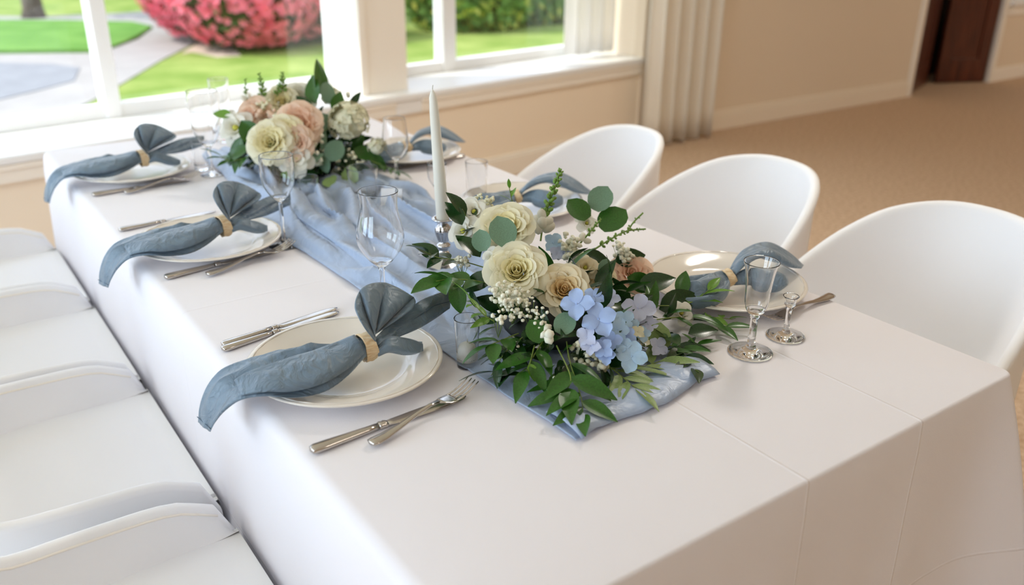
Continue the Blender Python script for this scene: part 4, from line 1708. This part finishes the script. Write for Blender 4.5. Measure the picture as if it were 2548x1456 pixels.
def rose(parent, p, axis, R, kind, mat, seed, name='rose', label=None, core=None, point=.18):
    base = base_of(parent)
    axis = Vector(axis).normalized()
    p = Vector(p) - base - axis * (R * .62)
    mat4 = Matrix.Translation(p) @ rot_to(axis, seed * 1.3)
    k = R / .042
    b = MB()
    b.lathe([(0, -.012 * k), (.006 * k, -.010 * k), (.011 * k, 0), (.010 * k, .004 * k), (.004 * k, .009 * k), (0, .010 * k)], 10)
    if core:
        b.lathe([(0, .020 * k), (.006 * k, .017 * k), (.0065 * k, .012 * k), (0, .008 * k)], 10)
    rt = inst(b.mesh(name, core or M['stem']), name, parent, mat4, label)
    rnd = random.Random(seed)
    for li, (n, r0, tilt, w, h, rc, lean, curl, ruf) in enumerate(rose_layers(R, kind)):
        pm = M[HEART[mat.name]] if li < (4 if kind != 'open' else 0) and mat.name in HEART else mat
        for q in range(2):
            key = (kind, round(R, 3), li, q, mat.name)
            if key not in _cache:
                _cache[key] = petal_mesh(w, h, rc, lean, curl, ruffle=ruf, point=point if li > 3 and kind == 'rose' else 0, seed=li * 3 + q).mesh('petal', pm)
        a0 = rnd.uniform(0, 6.28)
        for q in range(n):
            a = a0 + 2 * pi * q / n + rnd.uniform(-.12, .12)
            mm = Matrix.Rotation(a, 4, 'Z') @ Matrix.Translation((0, r0, -.002 * k + .001 * rnd.random())) @ Matrix.Rotation(-radians(tilt + rnd.uniform(-4, 4)), 4, 'X') @ Matrix.Scale(rnd.uniform(.94, 1.06), 4)
            inst(_cache[(kind, round(R, 3), li, q % 2, mat.name)], 'petal', rt, mm)
    return rt


def leaf_mesh(kind):
    key = ('leaf', kind)
    if key in _cache:
        return _cache[key]
    w, n, bend, fold = {'ruscus': (.20, 7, .22, .10), 'euc': (.44, 6, .12, .06), 'big': (.29, 7, .25, .10), 'olive': (.15, 6, .2, .06)}[kind]
    rows = []
    for i in range(n + 1):
        t = i / n
        if kind == 'euc':
            ww = w * sin(pi * min(1, (t * .94 + .06))) ** .55 * (1 if t < .97 else .6)
        elif kind == 'big':
            ww = w * sin(pi * t ** .8) ** .8
        else:
            ww = w * sin(pi * t ** .78) ** .85
        ww = max(ww, .012)
        z = -bend * t * t
        rows.append([Vector((-ww, t, z + fold * ww * 2.2)), Vector((-ww * .5, t, z + fold * ww * .7)), Vector((0, t, z - .008)), Vector((ww * .5, t, z + fold * ww * .7)), Vector((ww, t, z + fold * ww * 2.2))])
    m = MB()
    m.grid(rows)
    _cache[key] = m
    return m


_leafmesh = {}


def leaf(parent, p, d, up, L, kind, mat, name='leaf', roll=0.0, offset=None):
    """one leaf at world point p (parent-relative when offset given) pointing along d"""
    key = (kind, mat.name)
    if key not in _leafmesh:
        src = leaf_mesh(kind)
        m = MB()
        m.v = [v.copy() for v in src.v]
        m.f = list(src.f)
        _leafmesh[key] = m.mesh('leaf', mat)
    y = Vector(d).normalized()
    for _ in range(8):
        if Vector(p).z + y.z * L - .2 * L < .757:
            y = (y + Vector((0, 0, .2))).normalized()
    z = Vector(up) - y * Vector(up).dot(y)
    if z.length < 1e-4:
        z = Vector((.3, .2, 1)) - y * y.dot(Vector((.3, .2, 1)))
    z.normalize()
    x = y.cross(z)
    R = Matrix((x, y, z)).transposed()
    R = (R @ Matrix.Rotation(roll, 3, 'Y')).to_4x4()
    q = Vector(p) - (offset if offset is not None else base_of(parent))
    return inst(_leafmesh[key], name, parent, Matrix.Translation(q) @ R @ Matrix.Scale(L, 4))


def sprig(parent, pts, L, kind, mat, nl, seed=0, start=.25, name='leaf_sprig', spread=.9, r=.0011, tipleaf=True, stem='stem', upv=(0, 0, 1)):
    rnd = random.Random(seed)
    path = cr(pts, 14)
    for q in path:
        q.z = max(q.z, TZ + .0115)
    b = MB()
    b.tube(path, [r * (1 - .5 * i / 13) for i in range(14)], 5)
    st = b.build(name, M[stem], parent)
    base = base_of(parent)
    for q in range(nl):
        t = start + (1 - start) * q / max(1, nl - (0 if tipleaf else 1) - .2)
        t = min(t, .985)
        i = min(int(t * 13), 12)
        p = path[i].lerp(path[i + 1], t * 13 - i)
        T = (path[i + 1] - path[i]).normalized()
        S = T.cross(Vector(upv)).normalized()
        sg = 1 if q % 2 else -1
        if tipleaf and q == nl - 1:
            d = T + S * rnd.uniform(-.15, .15)
        else:
            d = T * .75 + S * (sg * spread * rnd.uniform(.75, 1.2)) + Vector((0, 0, rnd.uniform(-.15, .25)))
        leaf(st, p, d, Vector(upv) + Vector((rnd.uniform(-.35, .35), rnd.uniform(-.35, .35), 0)), L * rnd.uniform(.82, 1.12), kind, mat, roll=rnd.uniform(-.3, .3), offset=base)
    return st


def floret_mesh(mat, seed, n=4):
    key = ('floret', mat.name, seed)
    if key in _cache:
        return _cache[key]
    rnd = random.Random(seed)
    m = MB()
    for k in range(n):
        a = 2 * pi * k / n + rnd.uniform(-.1, .1)
        s = rnd.uniform(.9, 1.08)
        rows = []
        for i in range(6):
            t = i / 5
            w = .46 * sin(pi * min(1, t * .80 + .05)) ** .75 * s * (1 if t < .9 else .72)
            row = []
            for j in range(5):
                u = -1 + 2 * j / 4
                x, y = w * u, t * s * (1 - .10 * u * u * t)
                z = .30 * t - .26 * t ** 3 + .20 * u * u * t + .03 * sin(u * 3 + k)
                row.append(Vector((x * cos(a) - y * sin(a), x * sin(a) + y * cos(a), z + .05 * (k % 2))))
            rows.append(row)
        m.grid(rows)
    m.ico((0, 0, .05), .08, 1)
    _cache[key] = m.mesh('floret', mat)
    return _cache[key]


def cluster(parent, pts, rball, mat, name, anchor, kind='stuff', jit=.25):
    b = MB()
    for p in pts:
        b.ico(p, rball * random.uniform(.7, 1.25), 1, (1, 1, random.uniform(.8, 1.1)), jit)
    o = b.build(name, mat, parent, kind=kind)
    s = MB()
    for p in pts[::2]:
        s.tube([anchor, (Vector(anchor) + Vector(p)) / 2 + Vector((0, 0, -.002)), p], .0005, 3, cap=False)
    s.build('fine_stems', M['stem'], parent, kind='stuff')
    return o


def gyp(parent, c, spread, n, r, mat='gyp', name='gypsophila_spray', drop=.03):
    c = Vector(c)
    pts = []
    for _ in range(n):
        v = Vector((random.gauss(0, 1), random.gauss(0, 1), random.gauss(0, .8)))
        q = c + v.normalized() * spread * random.random() ** .5
        q.z = max(q.z, TZ + .010 + r)
        pts.append(q)
    a = c - (CAM - c).normalized() * .05 + Vector((0, 0, -drop))
    a.z = max(a.z, TZ + .016)
    return cluster(parent, pts, r, M[mat], name, a)


def spike(parent, pts, n, r0, name='snapdragon_spike', white=0, seed=0):
    """flower spike: stem with buds, largest at the bottom"""
    rnd = random.Random(seed)
    path = cr(pts, 30)
    b = MB()
    b.tube(path, .0016, 6)
    st = b.build(name, M['bud'], parent)
    base = base_of(parent)
    key = ('budmesh',)
    if key not in _cache:
        m = MB()
        m.ico((0, 0, .5), .5, 1, (.62, .62, 1.0))
        _cache[key] = m.mesh('bud', M['bud'])
        m = MB()
        m.ico((0, 0, .5), .5, 2, (.75, .75, 1.0), .05)
        _cache[('wbud',)] = m.mesh('bud', M['white_petal'])
    for q in range(n):
        t = q / (n - 1)
        i = min(int((.12 + .88 * t) * 29), 28)
        T = (path[i + 1] - path[i]).normalized()
        a = q * 2.4
        s1 = T.cross(Vector((.3, .9, .2))).normalized()
        s2 = T.cross(s1)
        d = s1 * cos(a) + s2 * sin(a) + T * .9
        sz = r0 * (1.15 - .75 * t)
        me = _cache[('wbud',)] if q < white else _cache[key]
        if q < white:
            sz *= 1.5
        inst(me, 'bud', st, Matrix.Translation(path[i] + (s1 * cos(a) + s2 * sin(a)) * .0012 - base) @ rot_to(d) @ Matrix.Scale(sz, 4))
    return st


def fill(parent, c, rad, n, kinds, Lr, seed, zmin=.755, lo=-.15, kmax=.85):
    rnd = random.Random(seed)
    c = Vector(c)
    for _ in range(n):
        a = rnd.uniform(0, 2 * pi)
        el = math.asin(rnd.uniform(lo, .95))
        d = Vector((cos(a) * cos(el), sin(a) * cos(el), sin(el)))
        k = rnd.uniform(.45, kmax)
        p = c + Vector((d.x * rad[0], d.y * rad[1], d.z * rad[2])) * k
        dd = d + Vector((rnd.uniform(-.6, .6), rnd.uniform(-.6, .6), rnd.uniform(-.5, .4)))
        kd, mt = rnd.choice(kinds)
        L = rnd.uniform(*Lr)
        if (p + dd.normalized() * L).z < zmin:
            dd.z = abs(dd.z) * .3
        p.z = max(p.z, zmin + .004)
        leaf(parent, p, dd, d + Vector((0, 0, .5)), L, kd, M[mt], roll=rnd.uniform(-.6, .6))


UP = Vector((0, 0, 1))


def tocam(p, up=.5, side=0.0):
    return ((CAM - Vector(p)).normalized() + UP * up + CR * side).normalized()


# ------------------------------------------------------------------ near centrepiece
BC = Vector((.475, .485, TZ))
bq = thing('flower_centrepiece', 'near flower arrangement with big cream roses and blue hydrangea on the runner', 'flower arrangement', BC + Vector((0, 0, .012)))
b = MB()
b.lathe([(0, .0), (.075, .0), (.085, .012), (.084, .022), (.07, .040), (.04, .060), (0, .065)], 24, BC + Vector((0, 0, .012)))
b.build('foam_tray', M['vase'], bq)
F = lambda px, py, y: ony(px, py, y)
DK = [('ruscus', 'leaf_dark'), ('ruscus', 'leaf_ruscus'), ('big', 'leaf_dark'), ('big', 'leaf_dark'), ('ruscus', 'leaf_dark')]
fill(bq, (.475, .485, .775), (.155, .165, .105), 84, DK, (.035, .06), 3)
fill(bq, (.435, .395, .768), (.135, .10, .05), 62, DK + [('ruscus', 'leaf_ruscus')], (.034, .052), 33, lo=-.02, kmax=.9)
fill(bq, (.575, .40, .768), (.08, .10, .05), 30, DK, (.034, .055), 35, lo=-.02, kmax=.9)
for px, py, y, R, kd, mt, up_, sd, lb in ((1285, 668, .485, .0375, 'rose', 'rose', .55, -.05, 'largest cream rose, in the middle'), (1405, 716, .435, .0335, 'rose', 'rose2', .45, .10, 'ivory rose with a tight centre'),
                                          (1258, 557, .585, .0375, 'rose', 'rose', .95, -.05, 'cream rose at the back left')):
    p = F(px, py, y)
    rose(bq, p, tocam(p, up_, sd), R, kd, M[mt], seed=px % 17, label=lb)
for px, py, y, R, mt, up_, sd in ((1178, 522, .65, .026, 'white_petal', .6, -.2), (1146, 572, .64, .026, 'white_petal', .3, -.6), (1222, 640, .55, .016, 'white_petal', .3, -.4),
                                  (1458, 662, .50, .020, 'rose2', .5, .2), (1462, 552, .62, .018, 'white_petal', .6, .3), (1700, 776, .37, .019, 'white_petal', .4, .5)):
    p = F(px, py, y)
    rose(bq, p, tocam(p, up_, sd), R, 'open', M[mt], seed=px % 13, name='lisianthus', core=M['pollen'])
p = F(1575, 672, .52)
rose(bq, p, tocam(p, .7, .2), .032, 'full', M['peach'], 5, name='peach_rose', label='peach carnation-like bloom at the right')
p = F(1500, 690, .49)
rose(bq, p, tocam(p, .3, .3), .022, 'full', M['rose2'], 8, name='peach_rose')
# blue hydrangea: florets on a green core
hc = F(1535, 800, .37)
b = MB()
b.ico(hc + Vector((0, .02, -.008)), .036, 2, (1.2, .8, .8), .06)
hy = b.build('hydrangea', M['leaf_dark'], bq, label='pale blue hydrangea head')
hb = base_of(bq)
FL = [(1490, 795, .335, .0275, 1, 0, 0), (1436, 757, .365, .0250, 1, -.5, .3), (1588, 768, .37, .0265, 2, .5, .4), (1537, 822, .335, .0190, 3, .2, 0), (1502, 868, .315, .0165, 1, -.3, -.3), (1572, 888, .30, .0245, 3, .2, -.2),
      (1552, 800, .35, .0185, 3, .1, .2), (1460, 838, .335, .0165, 2, -.6, -.1), (1612, 806, .355, .0165, 2, .7, 0), (1637, 862, .325, .0165, 2, .8, -.2), (1478, 738, .385, .016, 1, -.1, .8), (1518, 744, .385, .0165, 2, .1, .9),
      (1545, 855, .318, .0165, 3, 0, -.1), (1600, 832, .335, .013, 3, .4, 0), (1520, 850, .322, .017, 1, -.1, 0), (1470, 862, .325, .015, 2, -.5, -.3), (1560, 838, .325, .016, 1, .2, .1), (1586, 826, .335, .011, 4, .5, .1), (1602, 848, .33, .010, 4, .6, 0), (1568, 842, .325, .009, 4, .2, 0), (1575, 815, .345, .014, 3, .3, .1), (1510, 885, .31, .014, 1, -.2, -.4)]
rn = random.Random(12)
for i, (px, py, y, R, m_, sx, su) in enumerate(FL):
    p = F(px, py, y)
    inst(floret_mesh(M['gypg'] if m_ == 4 else M['blue%d' % m_], i % 4), 'floret', hy, Matrix.Translation(p - hb) @ rot_to(tocam(p, .35 + su * .5, sx * .6), rn.uniform(0, 6)) @ Matrix.Scale(R, 4))
# pale blue florets further back
hc = F(1400, 612, .60)
b = MB()
b.ico(hc + Vector((0, .01, -.012)), .018, 1)
hy2 = b.build('hydrangea', M['leaf_dark'], bq)
for px, py, y, R, m_ in ((1376, 605, .60, .019, 3), (1402, 622, .59, .014, 2), (1385, 632, .585, .014, 2)):
    p = F(px, py, y)
    inst(floret_mesh(M['blue%d' % m_], px % 4), 'floret', hy2, Matrix.Translation(p - hb) @ rot_to(tocam(p, .4, .2), rn.uniform(0, 6)) @ Matrix.Scale(R, 4))
# umbels and gypsophila
for px, py, y, sp, n, r, mt in ((1252, 735, .45, .021, 46, .0036, 'gyp'), (1275, 762, .43, .022, 44, .0034, 'gyp'), (1300, 745, .44, .018, 24, .0034, 'gyp'), (1340, 800, .39, .020, 20, .0030, 'gyp'), (1322, 778, .41, .020, 18, .0026, 'gyp'),
                                (1450, 872, .345, .020, 22, .0045, 'gypg'), (1488, 905, .325, .018, 18, .0048, 'gypg'), (1420, 605, .58, .022, 40, .0042, 'gyp'), (1428, 640, .56, .018, 30, .0042, 'gyp'), (1545, 620, .55, .018, 34, .0042, 'gyp'),
                                (1205, 500, .66, .016, 26, .0036, 'gypg'), (1150, 650, .60, .016, 22, .0036, 'gyp'), (1240, 795, .42, .012, 12, .0034, 'gyp'), (1358, 822, .375, .012, 6, .0062, 'gyp'), (1560, 640, .54, .014, 18, .0040, 'gyp'), (1365, 842, .36, .006, 2, .0085, 'gyp'),
                                (1282, 865, .40, .014, 8, .0036, 'gyp'), (1390, 950, .32, .012, 7, .0030, 'gyp')):
    gyp(bq, F(px, py, y), sp, n, r, mt)
# snapdragon spike and smaller spikes
spike(bq, [F(1345, 600, .60), F(1352, 555, .61), F(1368, 500, .62), F(1385, 455, .62), F(1396, 420, .62)], 46, .0145, white=9, seed=2)
spike(bq, [F(1480, 620, .56), F(1520, 595, .57), F(1560, 575, .58), F(1606, 570, .58)], 26, .008, seed=3)
spike(bq, [F(1440, 610, .57), F(1470, 575, .58), F(1495, 545, .59)], 14, .009, white=3, seed=4)
spike(bq, [F(1560, 580, .57), F(1575, 555, .58), F(1600, 530, .58)], 9, .006, seed=6)
# leaf sprays
D = lambda px, py, z: onz(px, py, z)
sprig(bq, [F(1410, 850, .36), F(1418, 900, .33), D(1445, 985, .775), D(1452, 1045, .760)], .058, 'ruscus', M['leaf_ruscus'], 7, 1, start=.35)
sprig(bq, [F(1385, 860, .36), D(1420, 940, .79), D(1400, 985, .768)], .064, 'ruscus', M['leaf_ruscus'], 4, 2, start=.5)
sprig(bq, [F(1350, 850, .38), F(1320, 900, .36), D(1300, 945, .772)], .052, 'ruscus', M['leaf_ruscus'], 6, 3, start=.2)
sprig(bq, [F(1330, 860, .38), F(1318, 905, .355), D(1306, 930, .775)], .030, 'big', M['leaf_bright'], 5, 4, start=.5)
sprig(bq, [F(1300, 840, .41), F(1255, 880, .40), D(1222, 935, .765)], .045, 'ruscus', M['leaf_dark'], 7, 5, start=.2)
sprig(bq, [F(1290, 830, .42), F(1240, 850, .41), F(1212, 862, .41)], .046, 'big', M['leaf_ruscus'], 4, 6, start=.3)
sprig(bq, [F(1470, 900, .335), F(1530, 920, .315), F(1600, 912, .31), F(1668, 905, .31)], .060, 'olive', M['leaf_olive'], 9, 7, start=.3)
sprig(bq, [F(1500, 900, .33), F(1545, 935, .30), D(1590, 975, .764)], .060, 'olive', M['leaf_olive'], 6, 8, start=.35)
sprig(bq, [F(1600, 800, .38), F(1680, 790, .37), F(1750, 790, .36), F(1818, 838, .33)], .048, 'ruscus', M['leaf_ruscus'], 9, 9, start=.25)
sprig(bq, [F(1700, 790, .375), F(1765, 790, .36), F(1830, 795, .35)], .032, 'ruscus', M['leaf_bright'], 4, 10, start=.45)
sprig(bq, [F(1620, 850, .35), F(1680, 885, .33), D(1738, 925, .766)], .046, 'ruscus', M['leaf_dark'], 7, 11, start=.3)
sprig(bq, [F(1600, 860, .34), F(1660, 870, .33), F(1745, 885, .315)], .042, 'olive', M['leaf_ruscus'], 6, 18, start=.4)
sprig(bq, [F(1600, 760, .42), F(1690, 760, .40), F(1735, 745, .40), F(1770, 715, .40)], .046, 'ruscus', M['leaf_bright'], 5, 12, start=.5)
sprig(bq, [F(1260, 720, .52), F(1190, 700, .54), F(1120, 695, .55), F(1085, 700, .55)], .052, 'big', M['leaf_ruscus'], 6, 13, start=.3)
sprig(bq, [F(1250, 680, .56), F(1150, 650, .60), F(1085, 640, .62), F(1058, 625, .62)], .040, 'big', M['leaf_dark'], 6, 14, start=.35)
sprig(bq, [F(1230, 800, .45), F(1200, 780, .46), F(1165, 735, .47)], .038, 'olive', M['leaf_bright'], 6, 15, start=.2)
sprig(bq, [F(1230, 640, .60), F(1190, 590, .63), F(1150, 520, .65)], .046, 'big', M['leaf_dark'], 5, 16, start=.3)
sprig(bq, [F(1280, 520, .66), F(1272, 490, .67), F(1266, 460, .67)], .026, 'olive', M['leaf_bright'], 4, 17, start=.3, tipleaf=True)
for px, py, y, dx, dy, L, kd, mt, ro in ((1138, 702, .55, -1, .12, .066, 'big', 'leaf_ruscus', .5), (1092, 640, .62, -.75, .55, .05, 'big', 'leaf_dark', .5), (1150, 560, .63, -.4, .7, .05, 'big', 'leaf_dark', .3), (1195, 640, .58, -.5, .6, .055, 'big', 'leaf_dark', .4), (1640, 770, .42, .9, .35, .075, 'big', 'leaf_dark', .3), (1690, 735, .42, .3, .9, .045, 'big', 'leaf_ruscus', .2), (1478, 523, .63, .5, .9, .052, 'euc', 'leaf_euc', 0), (1462, 545, .62, -.7, .8, .05, 'euc', 'leaf_ruscus', .3),
                                         (1495, 570, .61, .7, .6, .06, 'euc', 'leaf_ruscus', -.2), (1262, 612, .525, -.3, 1, .050, 'euc', 'leaf_euc', .1), (1203, 625, .57, -.2, 1, .036, 'euc', 'leaf_euc', -.2), (1390, 830, .365, .5, .8, .036, 'euc', 'leaf_euc', 0),
                                         (1350, 850, .37, -.4, .7, .036, 'euc', 'leaf_ruscus', 0), (1630, 875, .33, .2, .8, .046, 'euc', 'leaf_olive', .3), (1500, 690, .47, .3, .9, .032, 'euc', 'leaf_euc', .5), (1135, 705, .53, .1, -1, .048, 'big', 'leaf_ruscus', .2),
                                         (1440, 640, .56, 1, -.1, .06, 'big', 'leaf_dark', 0), (1530, 650, .55, .8, .2, .06, 'big', 'leaf_dark', .2), (1590, 720, .47, .9, .4, .07, 'big', 'leaf_dark', -.2), (1230, 690, .53, -.8, -.2, .06, 'big', 'leaf_dark', .2), (1560, 690, .5, .8, -.3, .06, 'big', 'leaf_ruscus', .2)):
    p = F(px, py, y)
    d = CR * dx + CU * dy + CF * .1
    leaf(bq, p, d, tocam(p, .5), L, kd, M[mt], roll=ro)

# ------------------------------------------------------------------ far centrepiece
BF = Vector((.51, 1.60, TZ))
bf = thing('flower_centrepiece', 'far flower arrangement with peach and white roses in front of the left window', 'flower arrangement', BF + Vector((0, 0, .012)))
b = MB()
b.lathe([(0, .0), (.085, .0), (.095, .012), (.094, .022), (.08, .040), (.05, .065), (0, .07)], 24, BF + Vector((0, 0, .012)))
b.build('foam_tray', M['vase'], bf)
fill(bf, BF + Vector((0.01, 0, .035)), (.185, .16, .125), 170, DK + [('big', 'leaf_ruscus')], (.035, .058), 9, lo=-.1, kmax=.74)
fill(bf, BF + Vector((.10, -.03, .02)), (.10, .10, .09), 60, DK, (.04, .06), 19, lo=-.1, kmax=.8)
for px, py, y, R, kd, mt, up_, sd, nm in ((668, 348, 1.46, .044, 'full', 'rose', .3, -.25, 'rose'), (706, 322, 1.47, .038, 'full', 'rose', .5, -.1, 'rose'), (742, 302, 1.49, .047, 'full', 'peach', .4, 0, 'peach_rose'), (733, 352, 1.45, .037, 'rose', 'peach', .3, 0, 'peach_rose'),
                                          (578, 314, 1.60, .043, 'open', 'white_petal', .3, -.6, 'lisianthus'), (740, 393, 1.43, .038, 'open', 'white_petal', .15, .1, 'lisianthus'), (632, 275, 1.63, .033, 'rose', 'peach', .5, -.3, 'peach_rose'), (612, 292, 1.62, .026, 'full', 'rose2', .4, -.4, 'rose'),
                                          (701, 247, 1.65, .034, 'rose', 'rose', .6, 0, 'rose'), (745, 240, 1.66, .036, 'rose', 'white_petal', .6, .1, 'rose'), (770, 300, 1.55, .028, 'full', 'peach', .4, .3, 'peach_rose'), (618, 285, 1.6, .022, 'full', 'peach', .3, -.2, 'peach_rose')):
    p = F(px, py, y)
    rose(bf, p, tocam(p, up_, sd), R, kd, M[mt], seed=px % 19, name=nm, core=M['pollen'] if kd == 'open' else None)
for px, py, y, rad, n in ((868, 305, 1.50, .056, 70), (938, 366, 1.42, .026, 26), (820, 240, 1.66, .03, 24)):
    p = F(px, py, y)
    b = MB()
    b.ico(p, rad * .72, 2, (1, 1, 1), .05)
    hh = b.build('hydrangea', M['gypg'], bf, label='greenish white hydrangea head')
    rn = random.Random(px)
    for q in range(n):
        z = rn.uniform(-.5, 1)
        a = rn.uniform(0, 6.28)
        d = Vector((sqrt(1 - z * z) * cos(a), sqrt(1 - z * z) * sin(a), z))
        inst(floret_mesh(M['gypg'], q % 4), 'floret', hh, Matrix.Translation(p + d * rad * .86 - base_of(bf)) @ rot_to(d, rn.uniform(0, 6)) @ Matrix.Scale(rad * .24, 4))
for px, py, y, sp, n, r, mt in ((775, 378, 1.47, .030, 14, .0055, 'gyp'), (795, 350, 1.48, .026, 10, .005, 'gyp'), (655, 262, 1.62, .025, 22, .0045, 'gypg'), (680, 290, 1.57, .018, 8, .007, 'peach'), (640, 285, 1.6, .014, 6, .008, 'peach'), (690, 292, 1.55, .004, 1, .011, 'gypg'),
                                (780, 395, 1.46, .02, 10, .008, 'gyp'), (870, 400, 1.45, .04, 18, .004, 'gypg'), (850, 245, 1.62, .03, 16, .006, 'gyp')):
    gyp(bf, F(px, py, y), sp, n, r, mt)
spike(bf, [F(655, 250, 1.66), F(652, 215, 1.67), F(644, 182, 1.68)], 18, .014, seed=11)
spike(bf, [F(706, 240, 1.66), F(703, 205, 1.67), F(702, 180, 1.68)], 18, .014, seed=12)
spike(bf, [F(690, 240, 1.66), F(694, 218, 1.66), F(696, 205, 1.66)], 10, .012, seed=13)
spike(bf, [F(616, 255, 1.66), F(611, 225, 1.66), F(611, 195, 1.67)], 10, .010, seed=14, white=3)
for px, py, y, dx, dy, L, kd, mt, ro in ((793, 235, 1.62, .12, 1, .095, 'big', 'leaf_ruscus', .9), (785, 258, 1.6, -.25, 1, .08, 'big', 'leaf_ruscus', -.6), (812, 255, 1.6, .1, 1, .055, 'euc', 'leaf_euc', .7), (600, 300, 1.56, .5, -.7, .085, 'big', 'leaf_ruscus', .2), (575, 290, 1.62, -.9, .3, .05, 'big', 'leaf_bright', .2),
                                         (600, 340, 1.56, -.2, -.6, .09, 'ruscus', 'leaf_ruscus', .4), (640, 345, 1.54, -.7, -.5, .10, 'ruscus', 'leaf_dark', .2), (620, 365, 1.53, -.9, -.4, .08, 'ruscus', 'leaf_ruscus', .2), (780, 320, 1.52, .5, .5, .05, 'euc', 'leaf_euc', .3), (830, 330, 1.52, -.1, .9, .06, 'big', 'leaf_ruscus', .2),
                                         (815, 395, 1.44, .5, .6, .055, 'euc', 'leaf_euc', .4), (800, 375, 1.47, .2, .8, .05, 'olive', 'leaf_euc', .4), (805, 385, 1.46, .1, -.9, .045, 'euc', 'leaf_euc', .8), (740, 415, 1.45, .7, .4, .07, 'ruscus', 'leaf_euc', .2), (745, 440, 1.45, -.6, .2, .05, 'big', 'leaf_bright', .3),
                                         (880, 370, 1.48, .7, -.3, .06, 'big', 'leaf_ruscus', .2), (920, 385, 1.47, .6, -.5, .055, 'big', 'leaf_ruscus', .2), (820, 440, 1.44, .05, -.9, .045, 'euc', 'leaf_olive', .4), (855, 425, 1.44, .3, -.8, .05, 'euc', 'leaf_olive', .4), (830, 280, 1.57, .3, .8, .06, 'big', 'leaf_ruscus', .3),
                                         (870, 265, 1.6, .6, .8, .05, 'ruscus', 'leaf_dark', .3), (790, 430, 1.45, -.4, -.5, .06, 'big', 'leaf_dark', .2), (770, 280, 1.58, -.3, .5, .06, 'big', 'leaf_dark', .3), (850, 350, 1.5, .4, .3, .07, 'big', 'leaf_dark', .2)):
    p = F(px, py, y)
    leaf(bf, p, CR * dx + CU * dy + CF * .05, tocam(p, .5), L, kd, M[mt], roll=ro)
sprig(bf, [F(900, 390, 1.47), F(960, 415, 1.43), F(1000, 432, 1.40)], .035, 'ruscus', M['leaf_ruscus'], 8, 21, start=.3)
sprig(bf, [F(640, 380, 1.52), F(580, 400, 1.54), F(545, 385, 1.56)], .05, 'ruscus', M['leaf_ruscus'], 6, 22, start=.2)
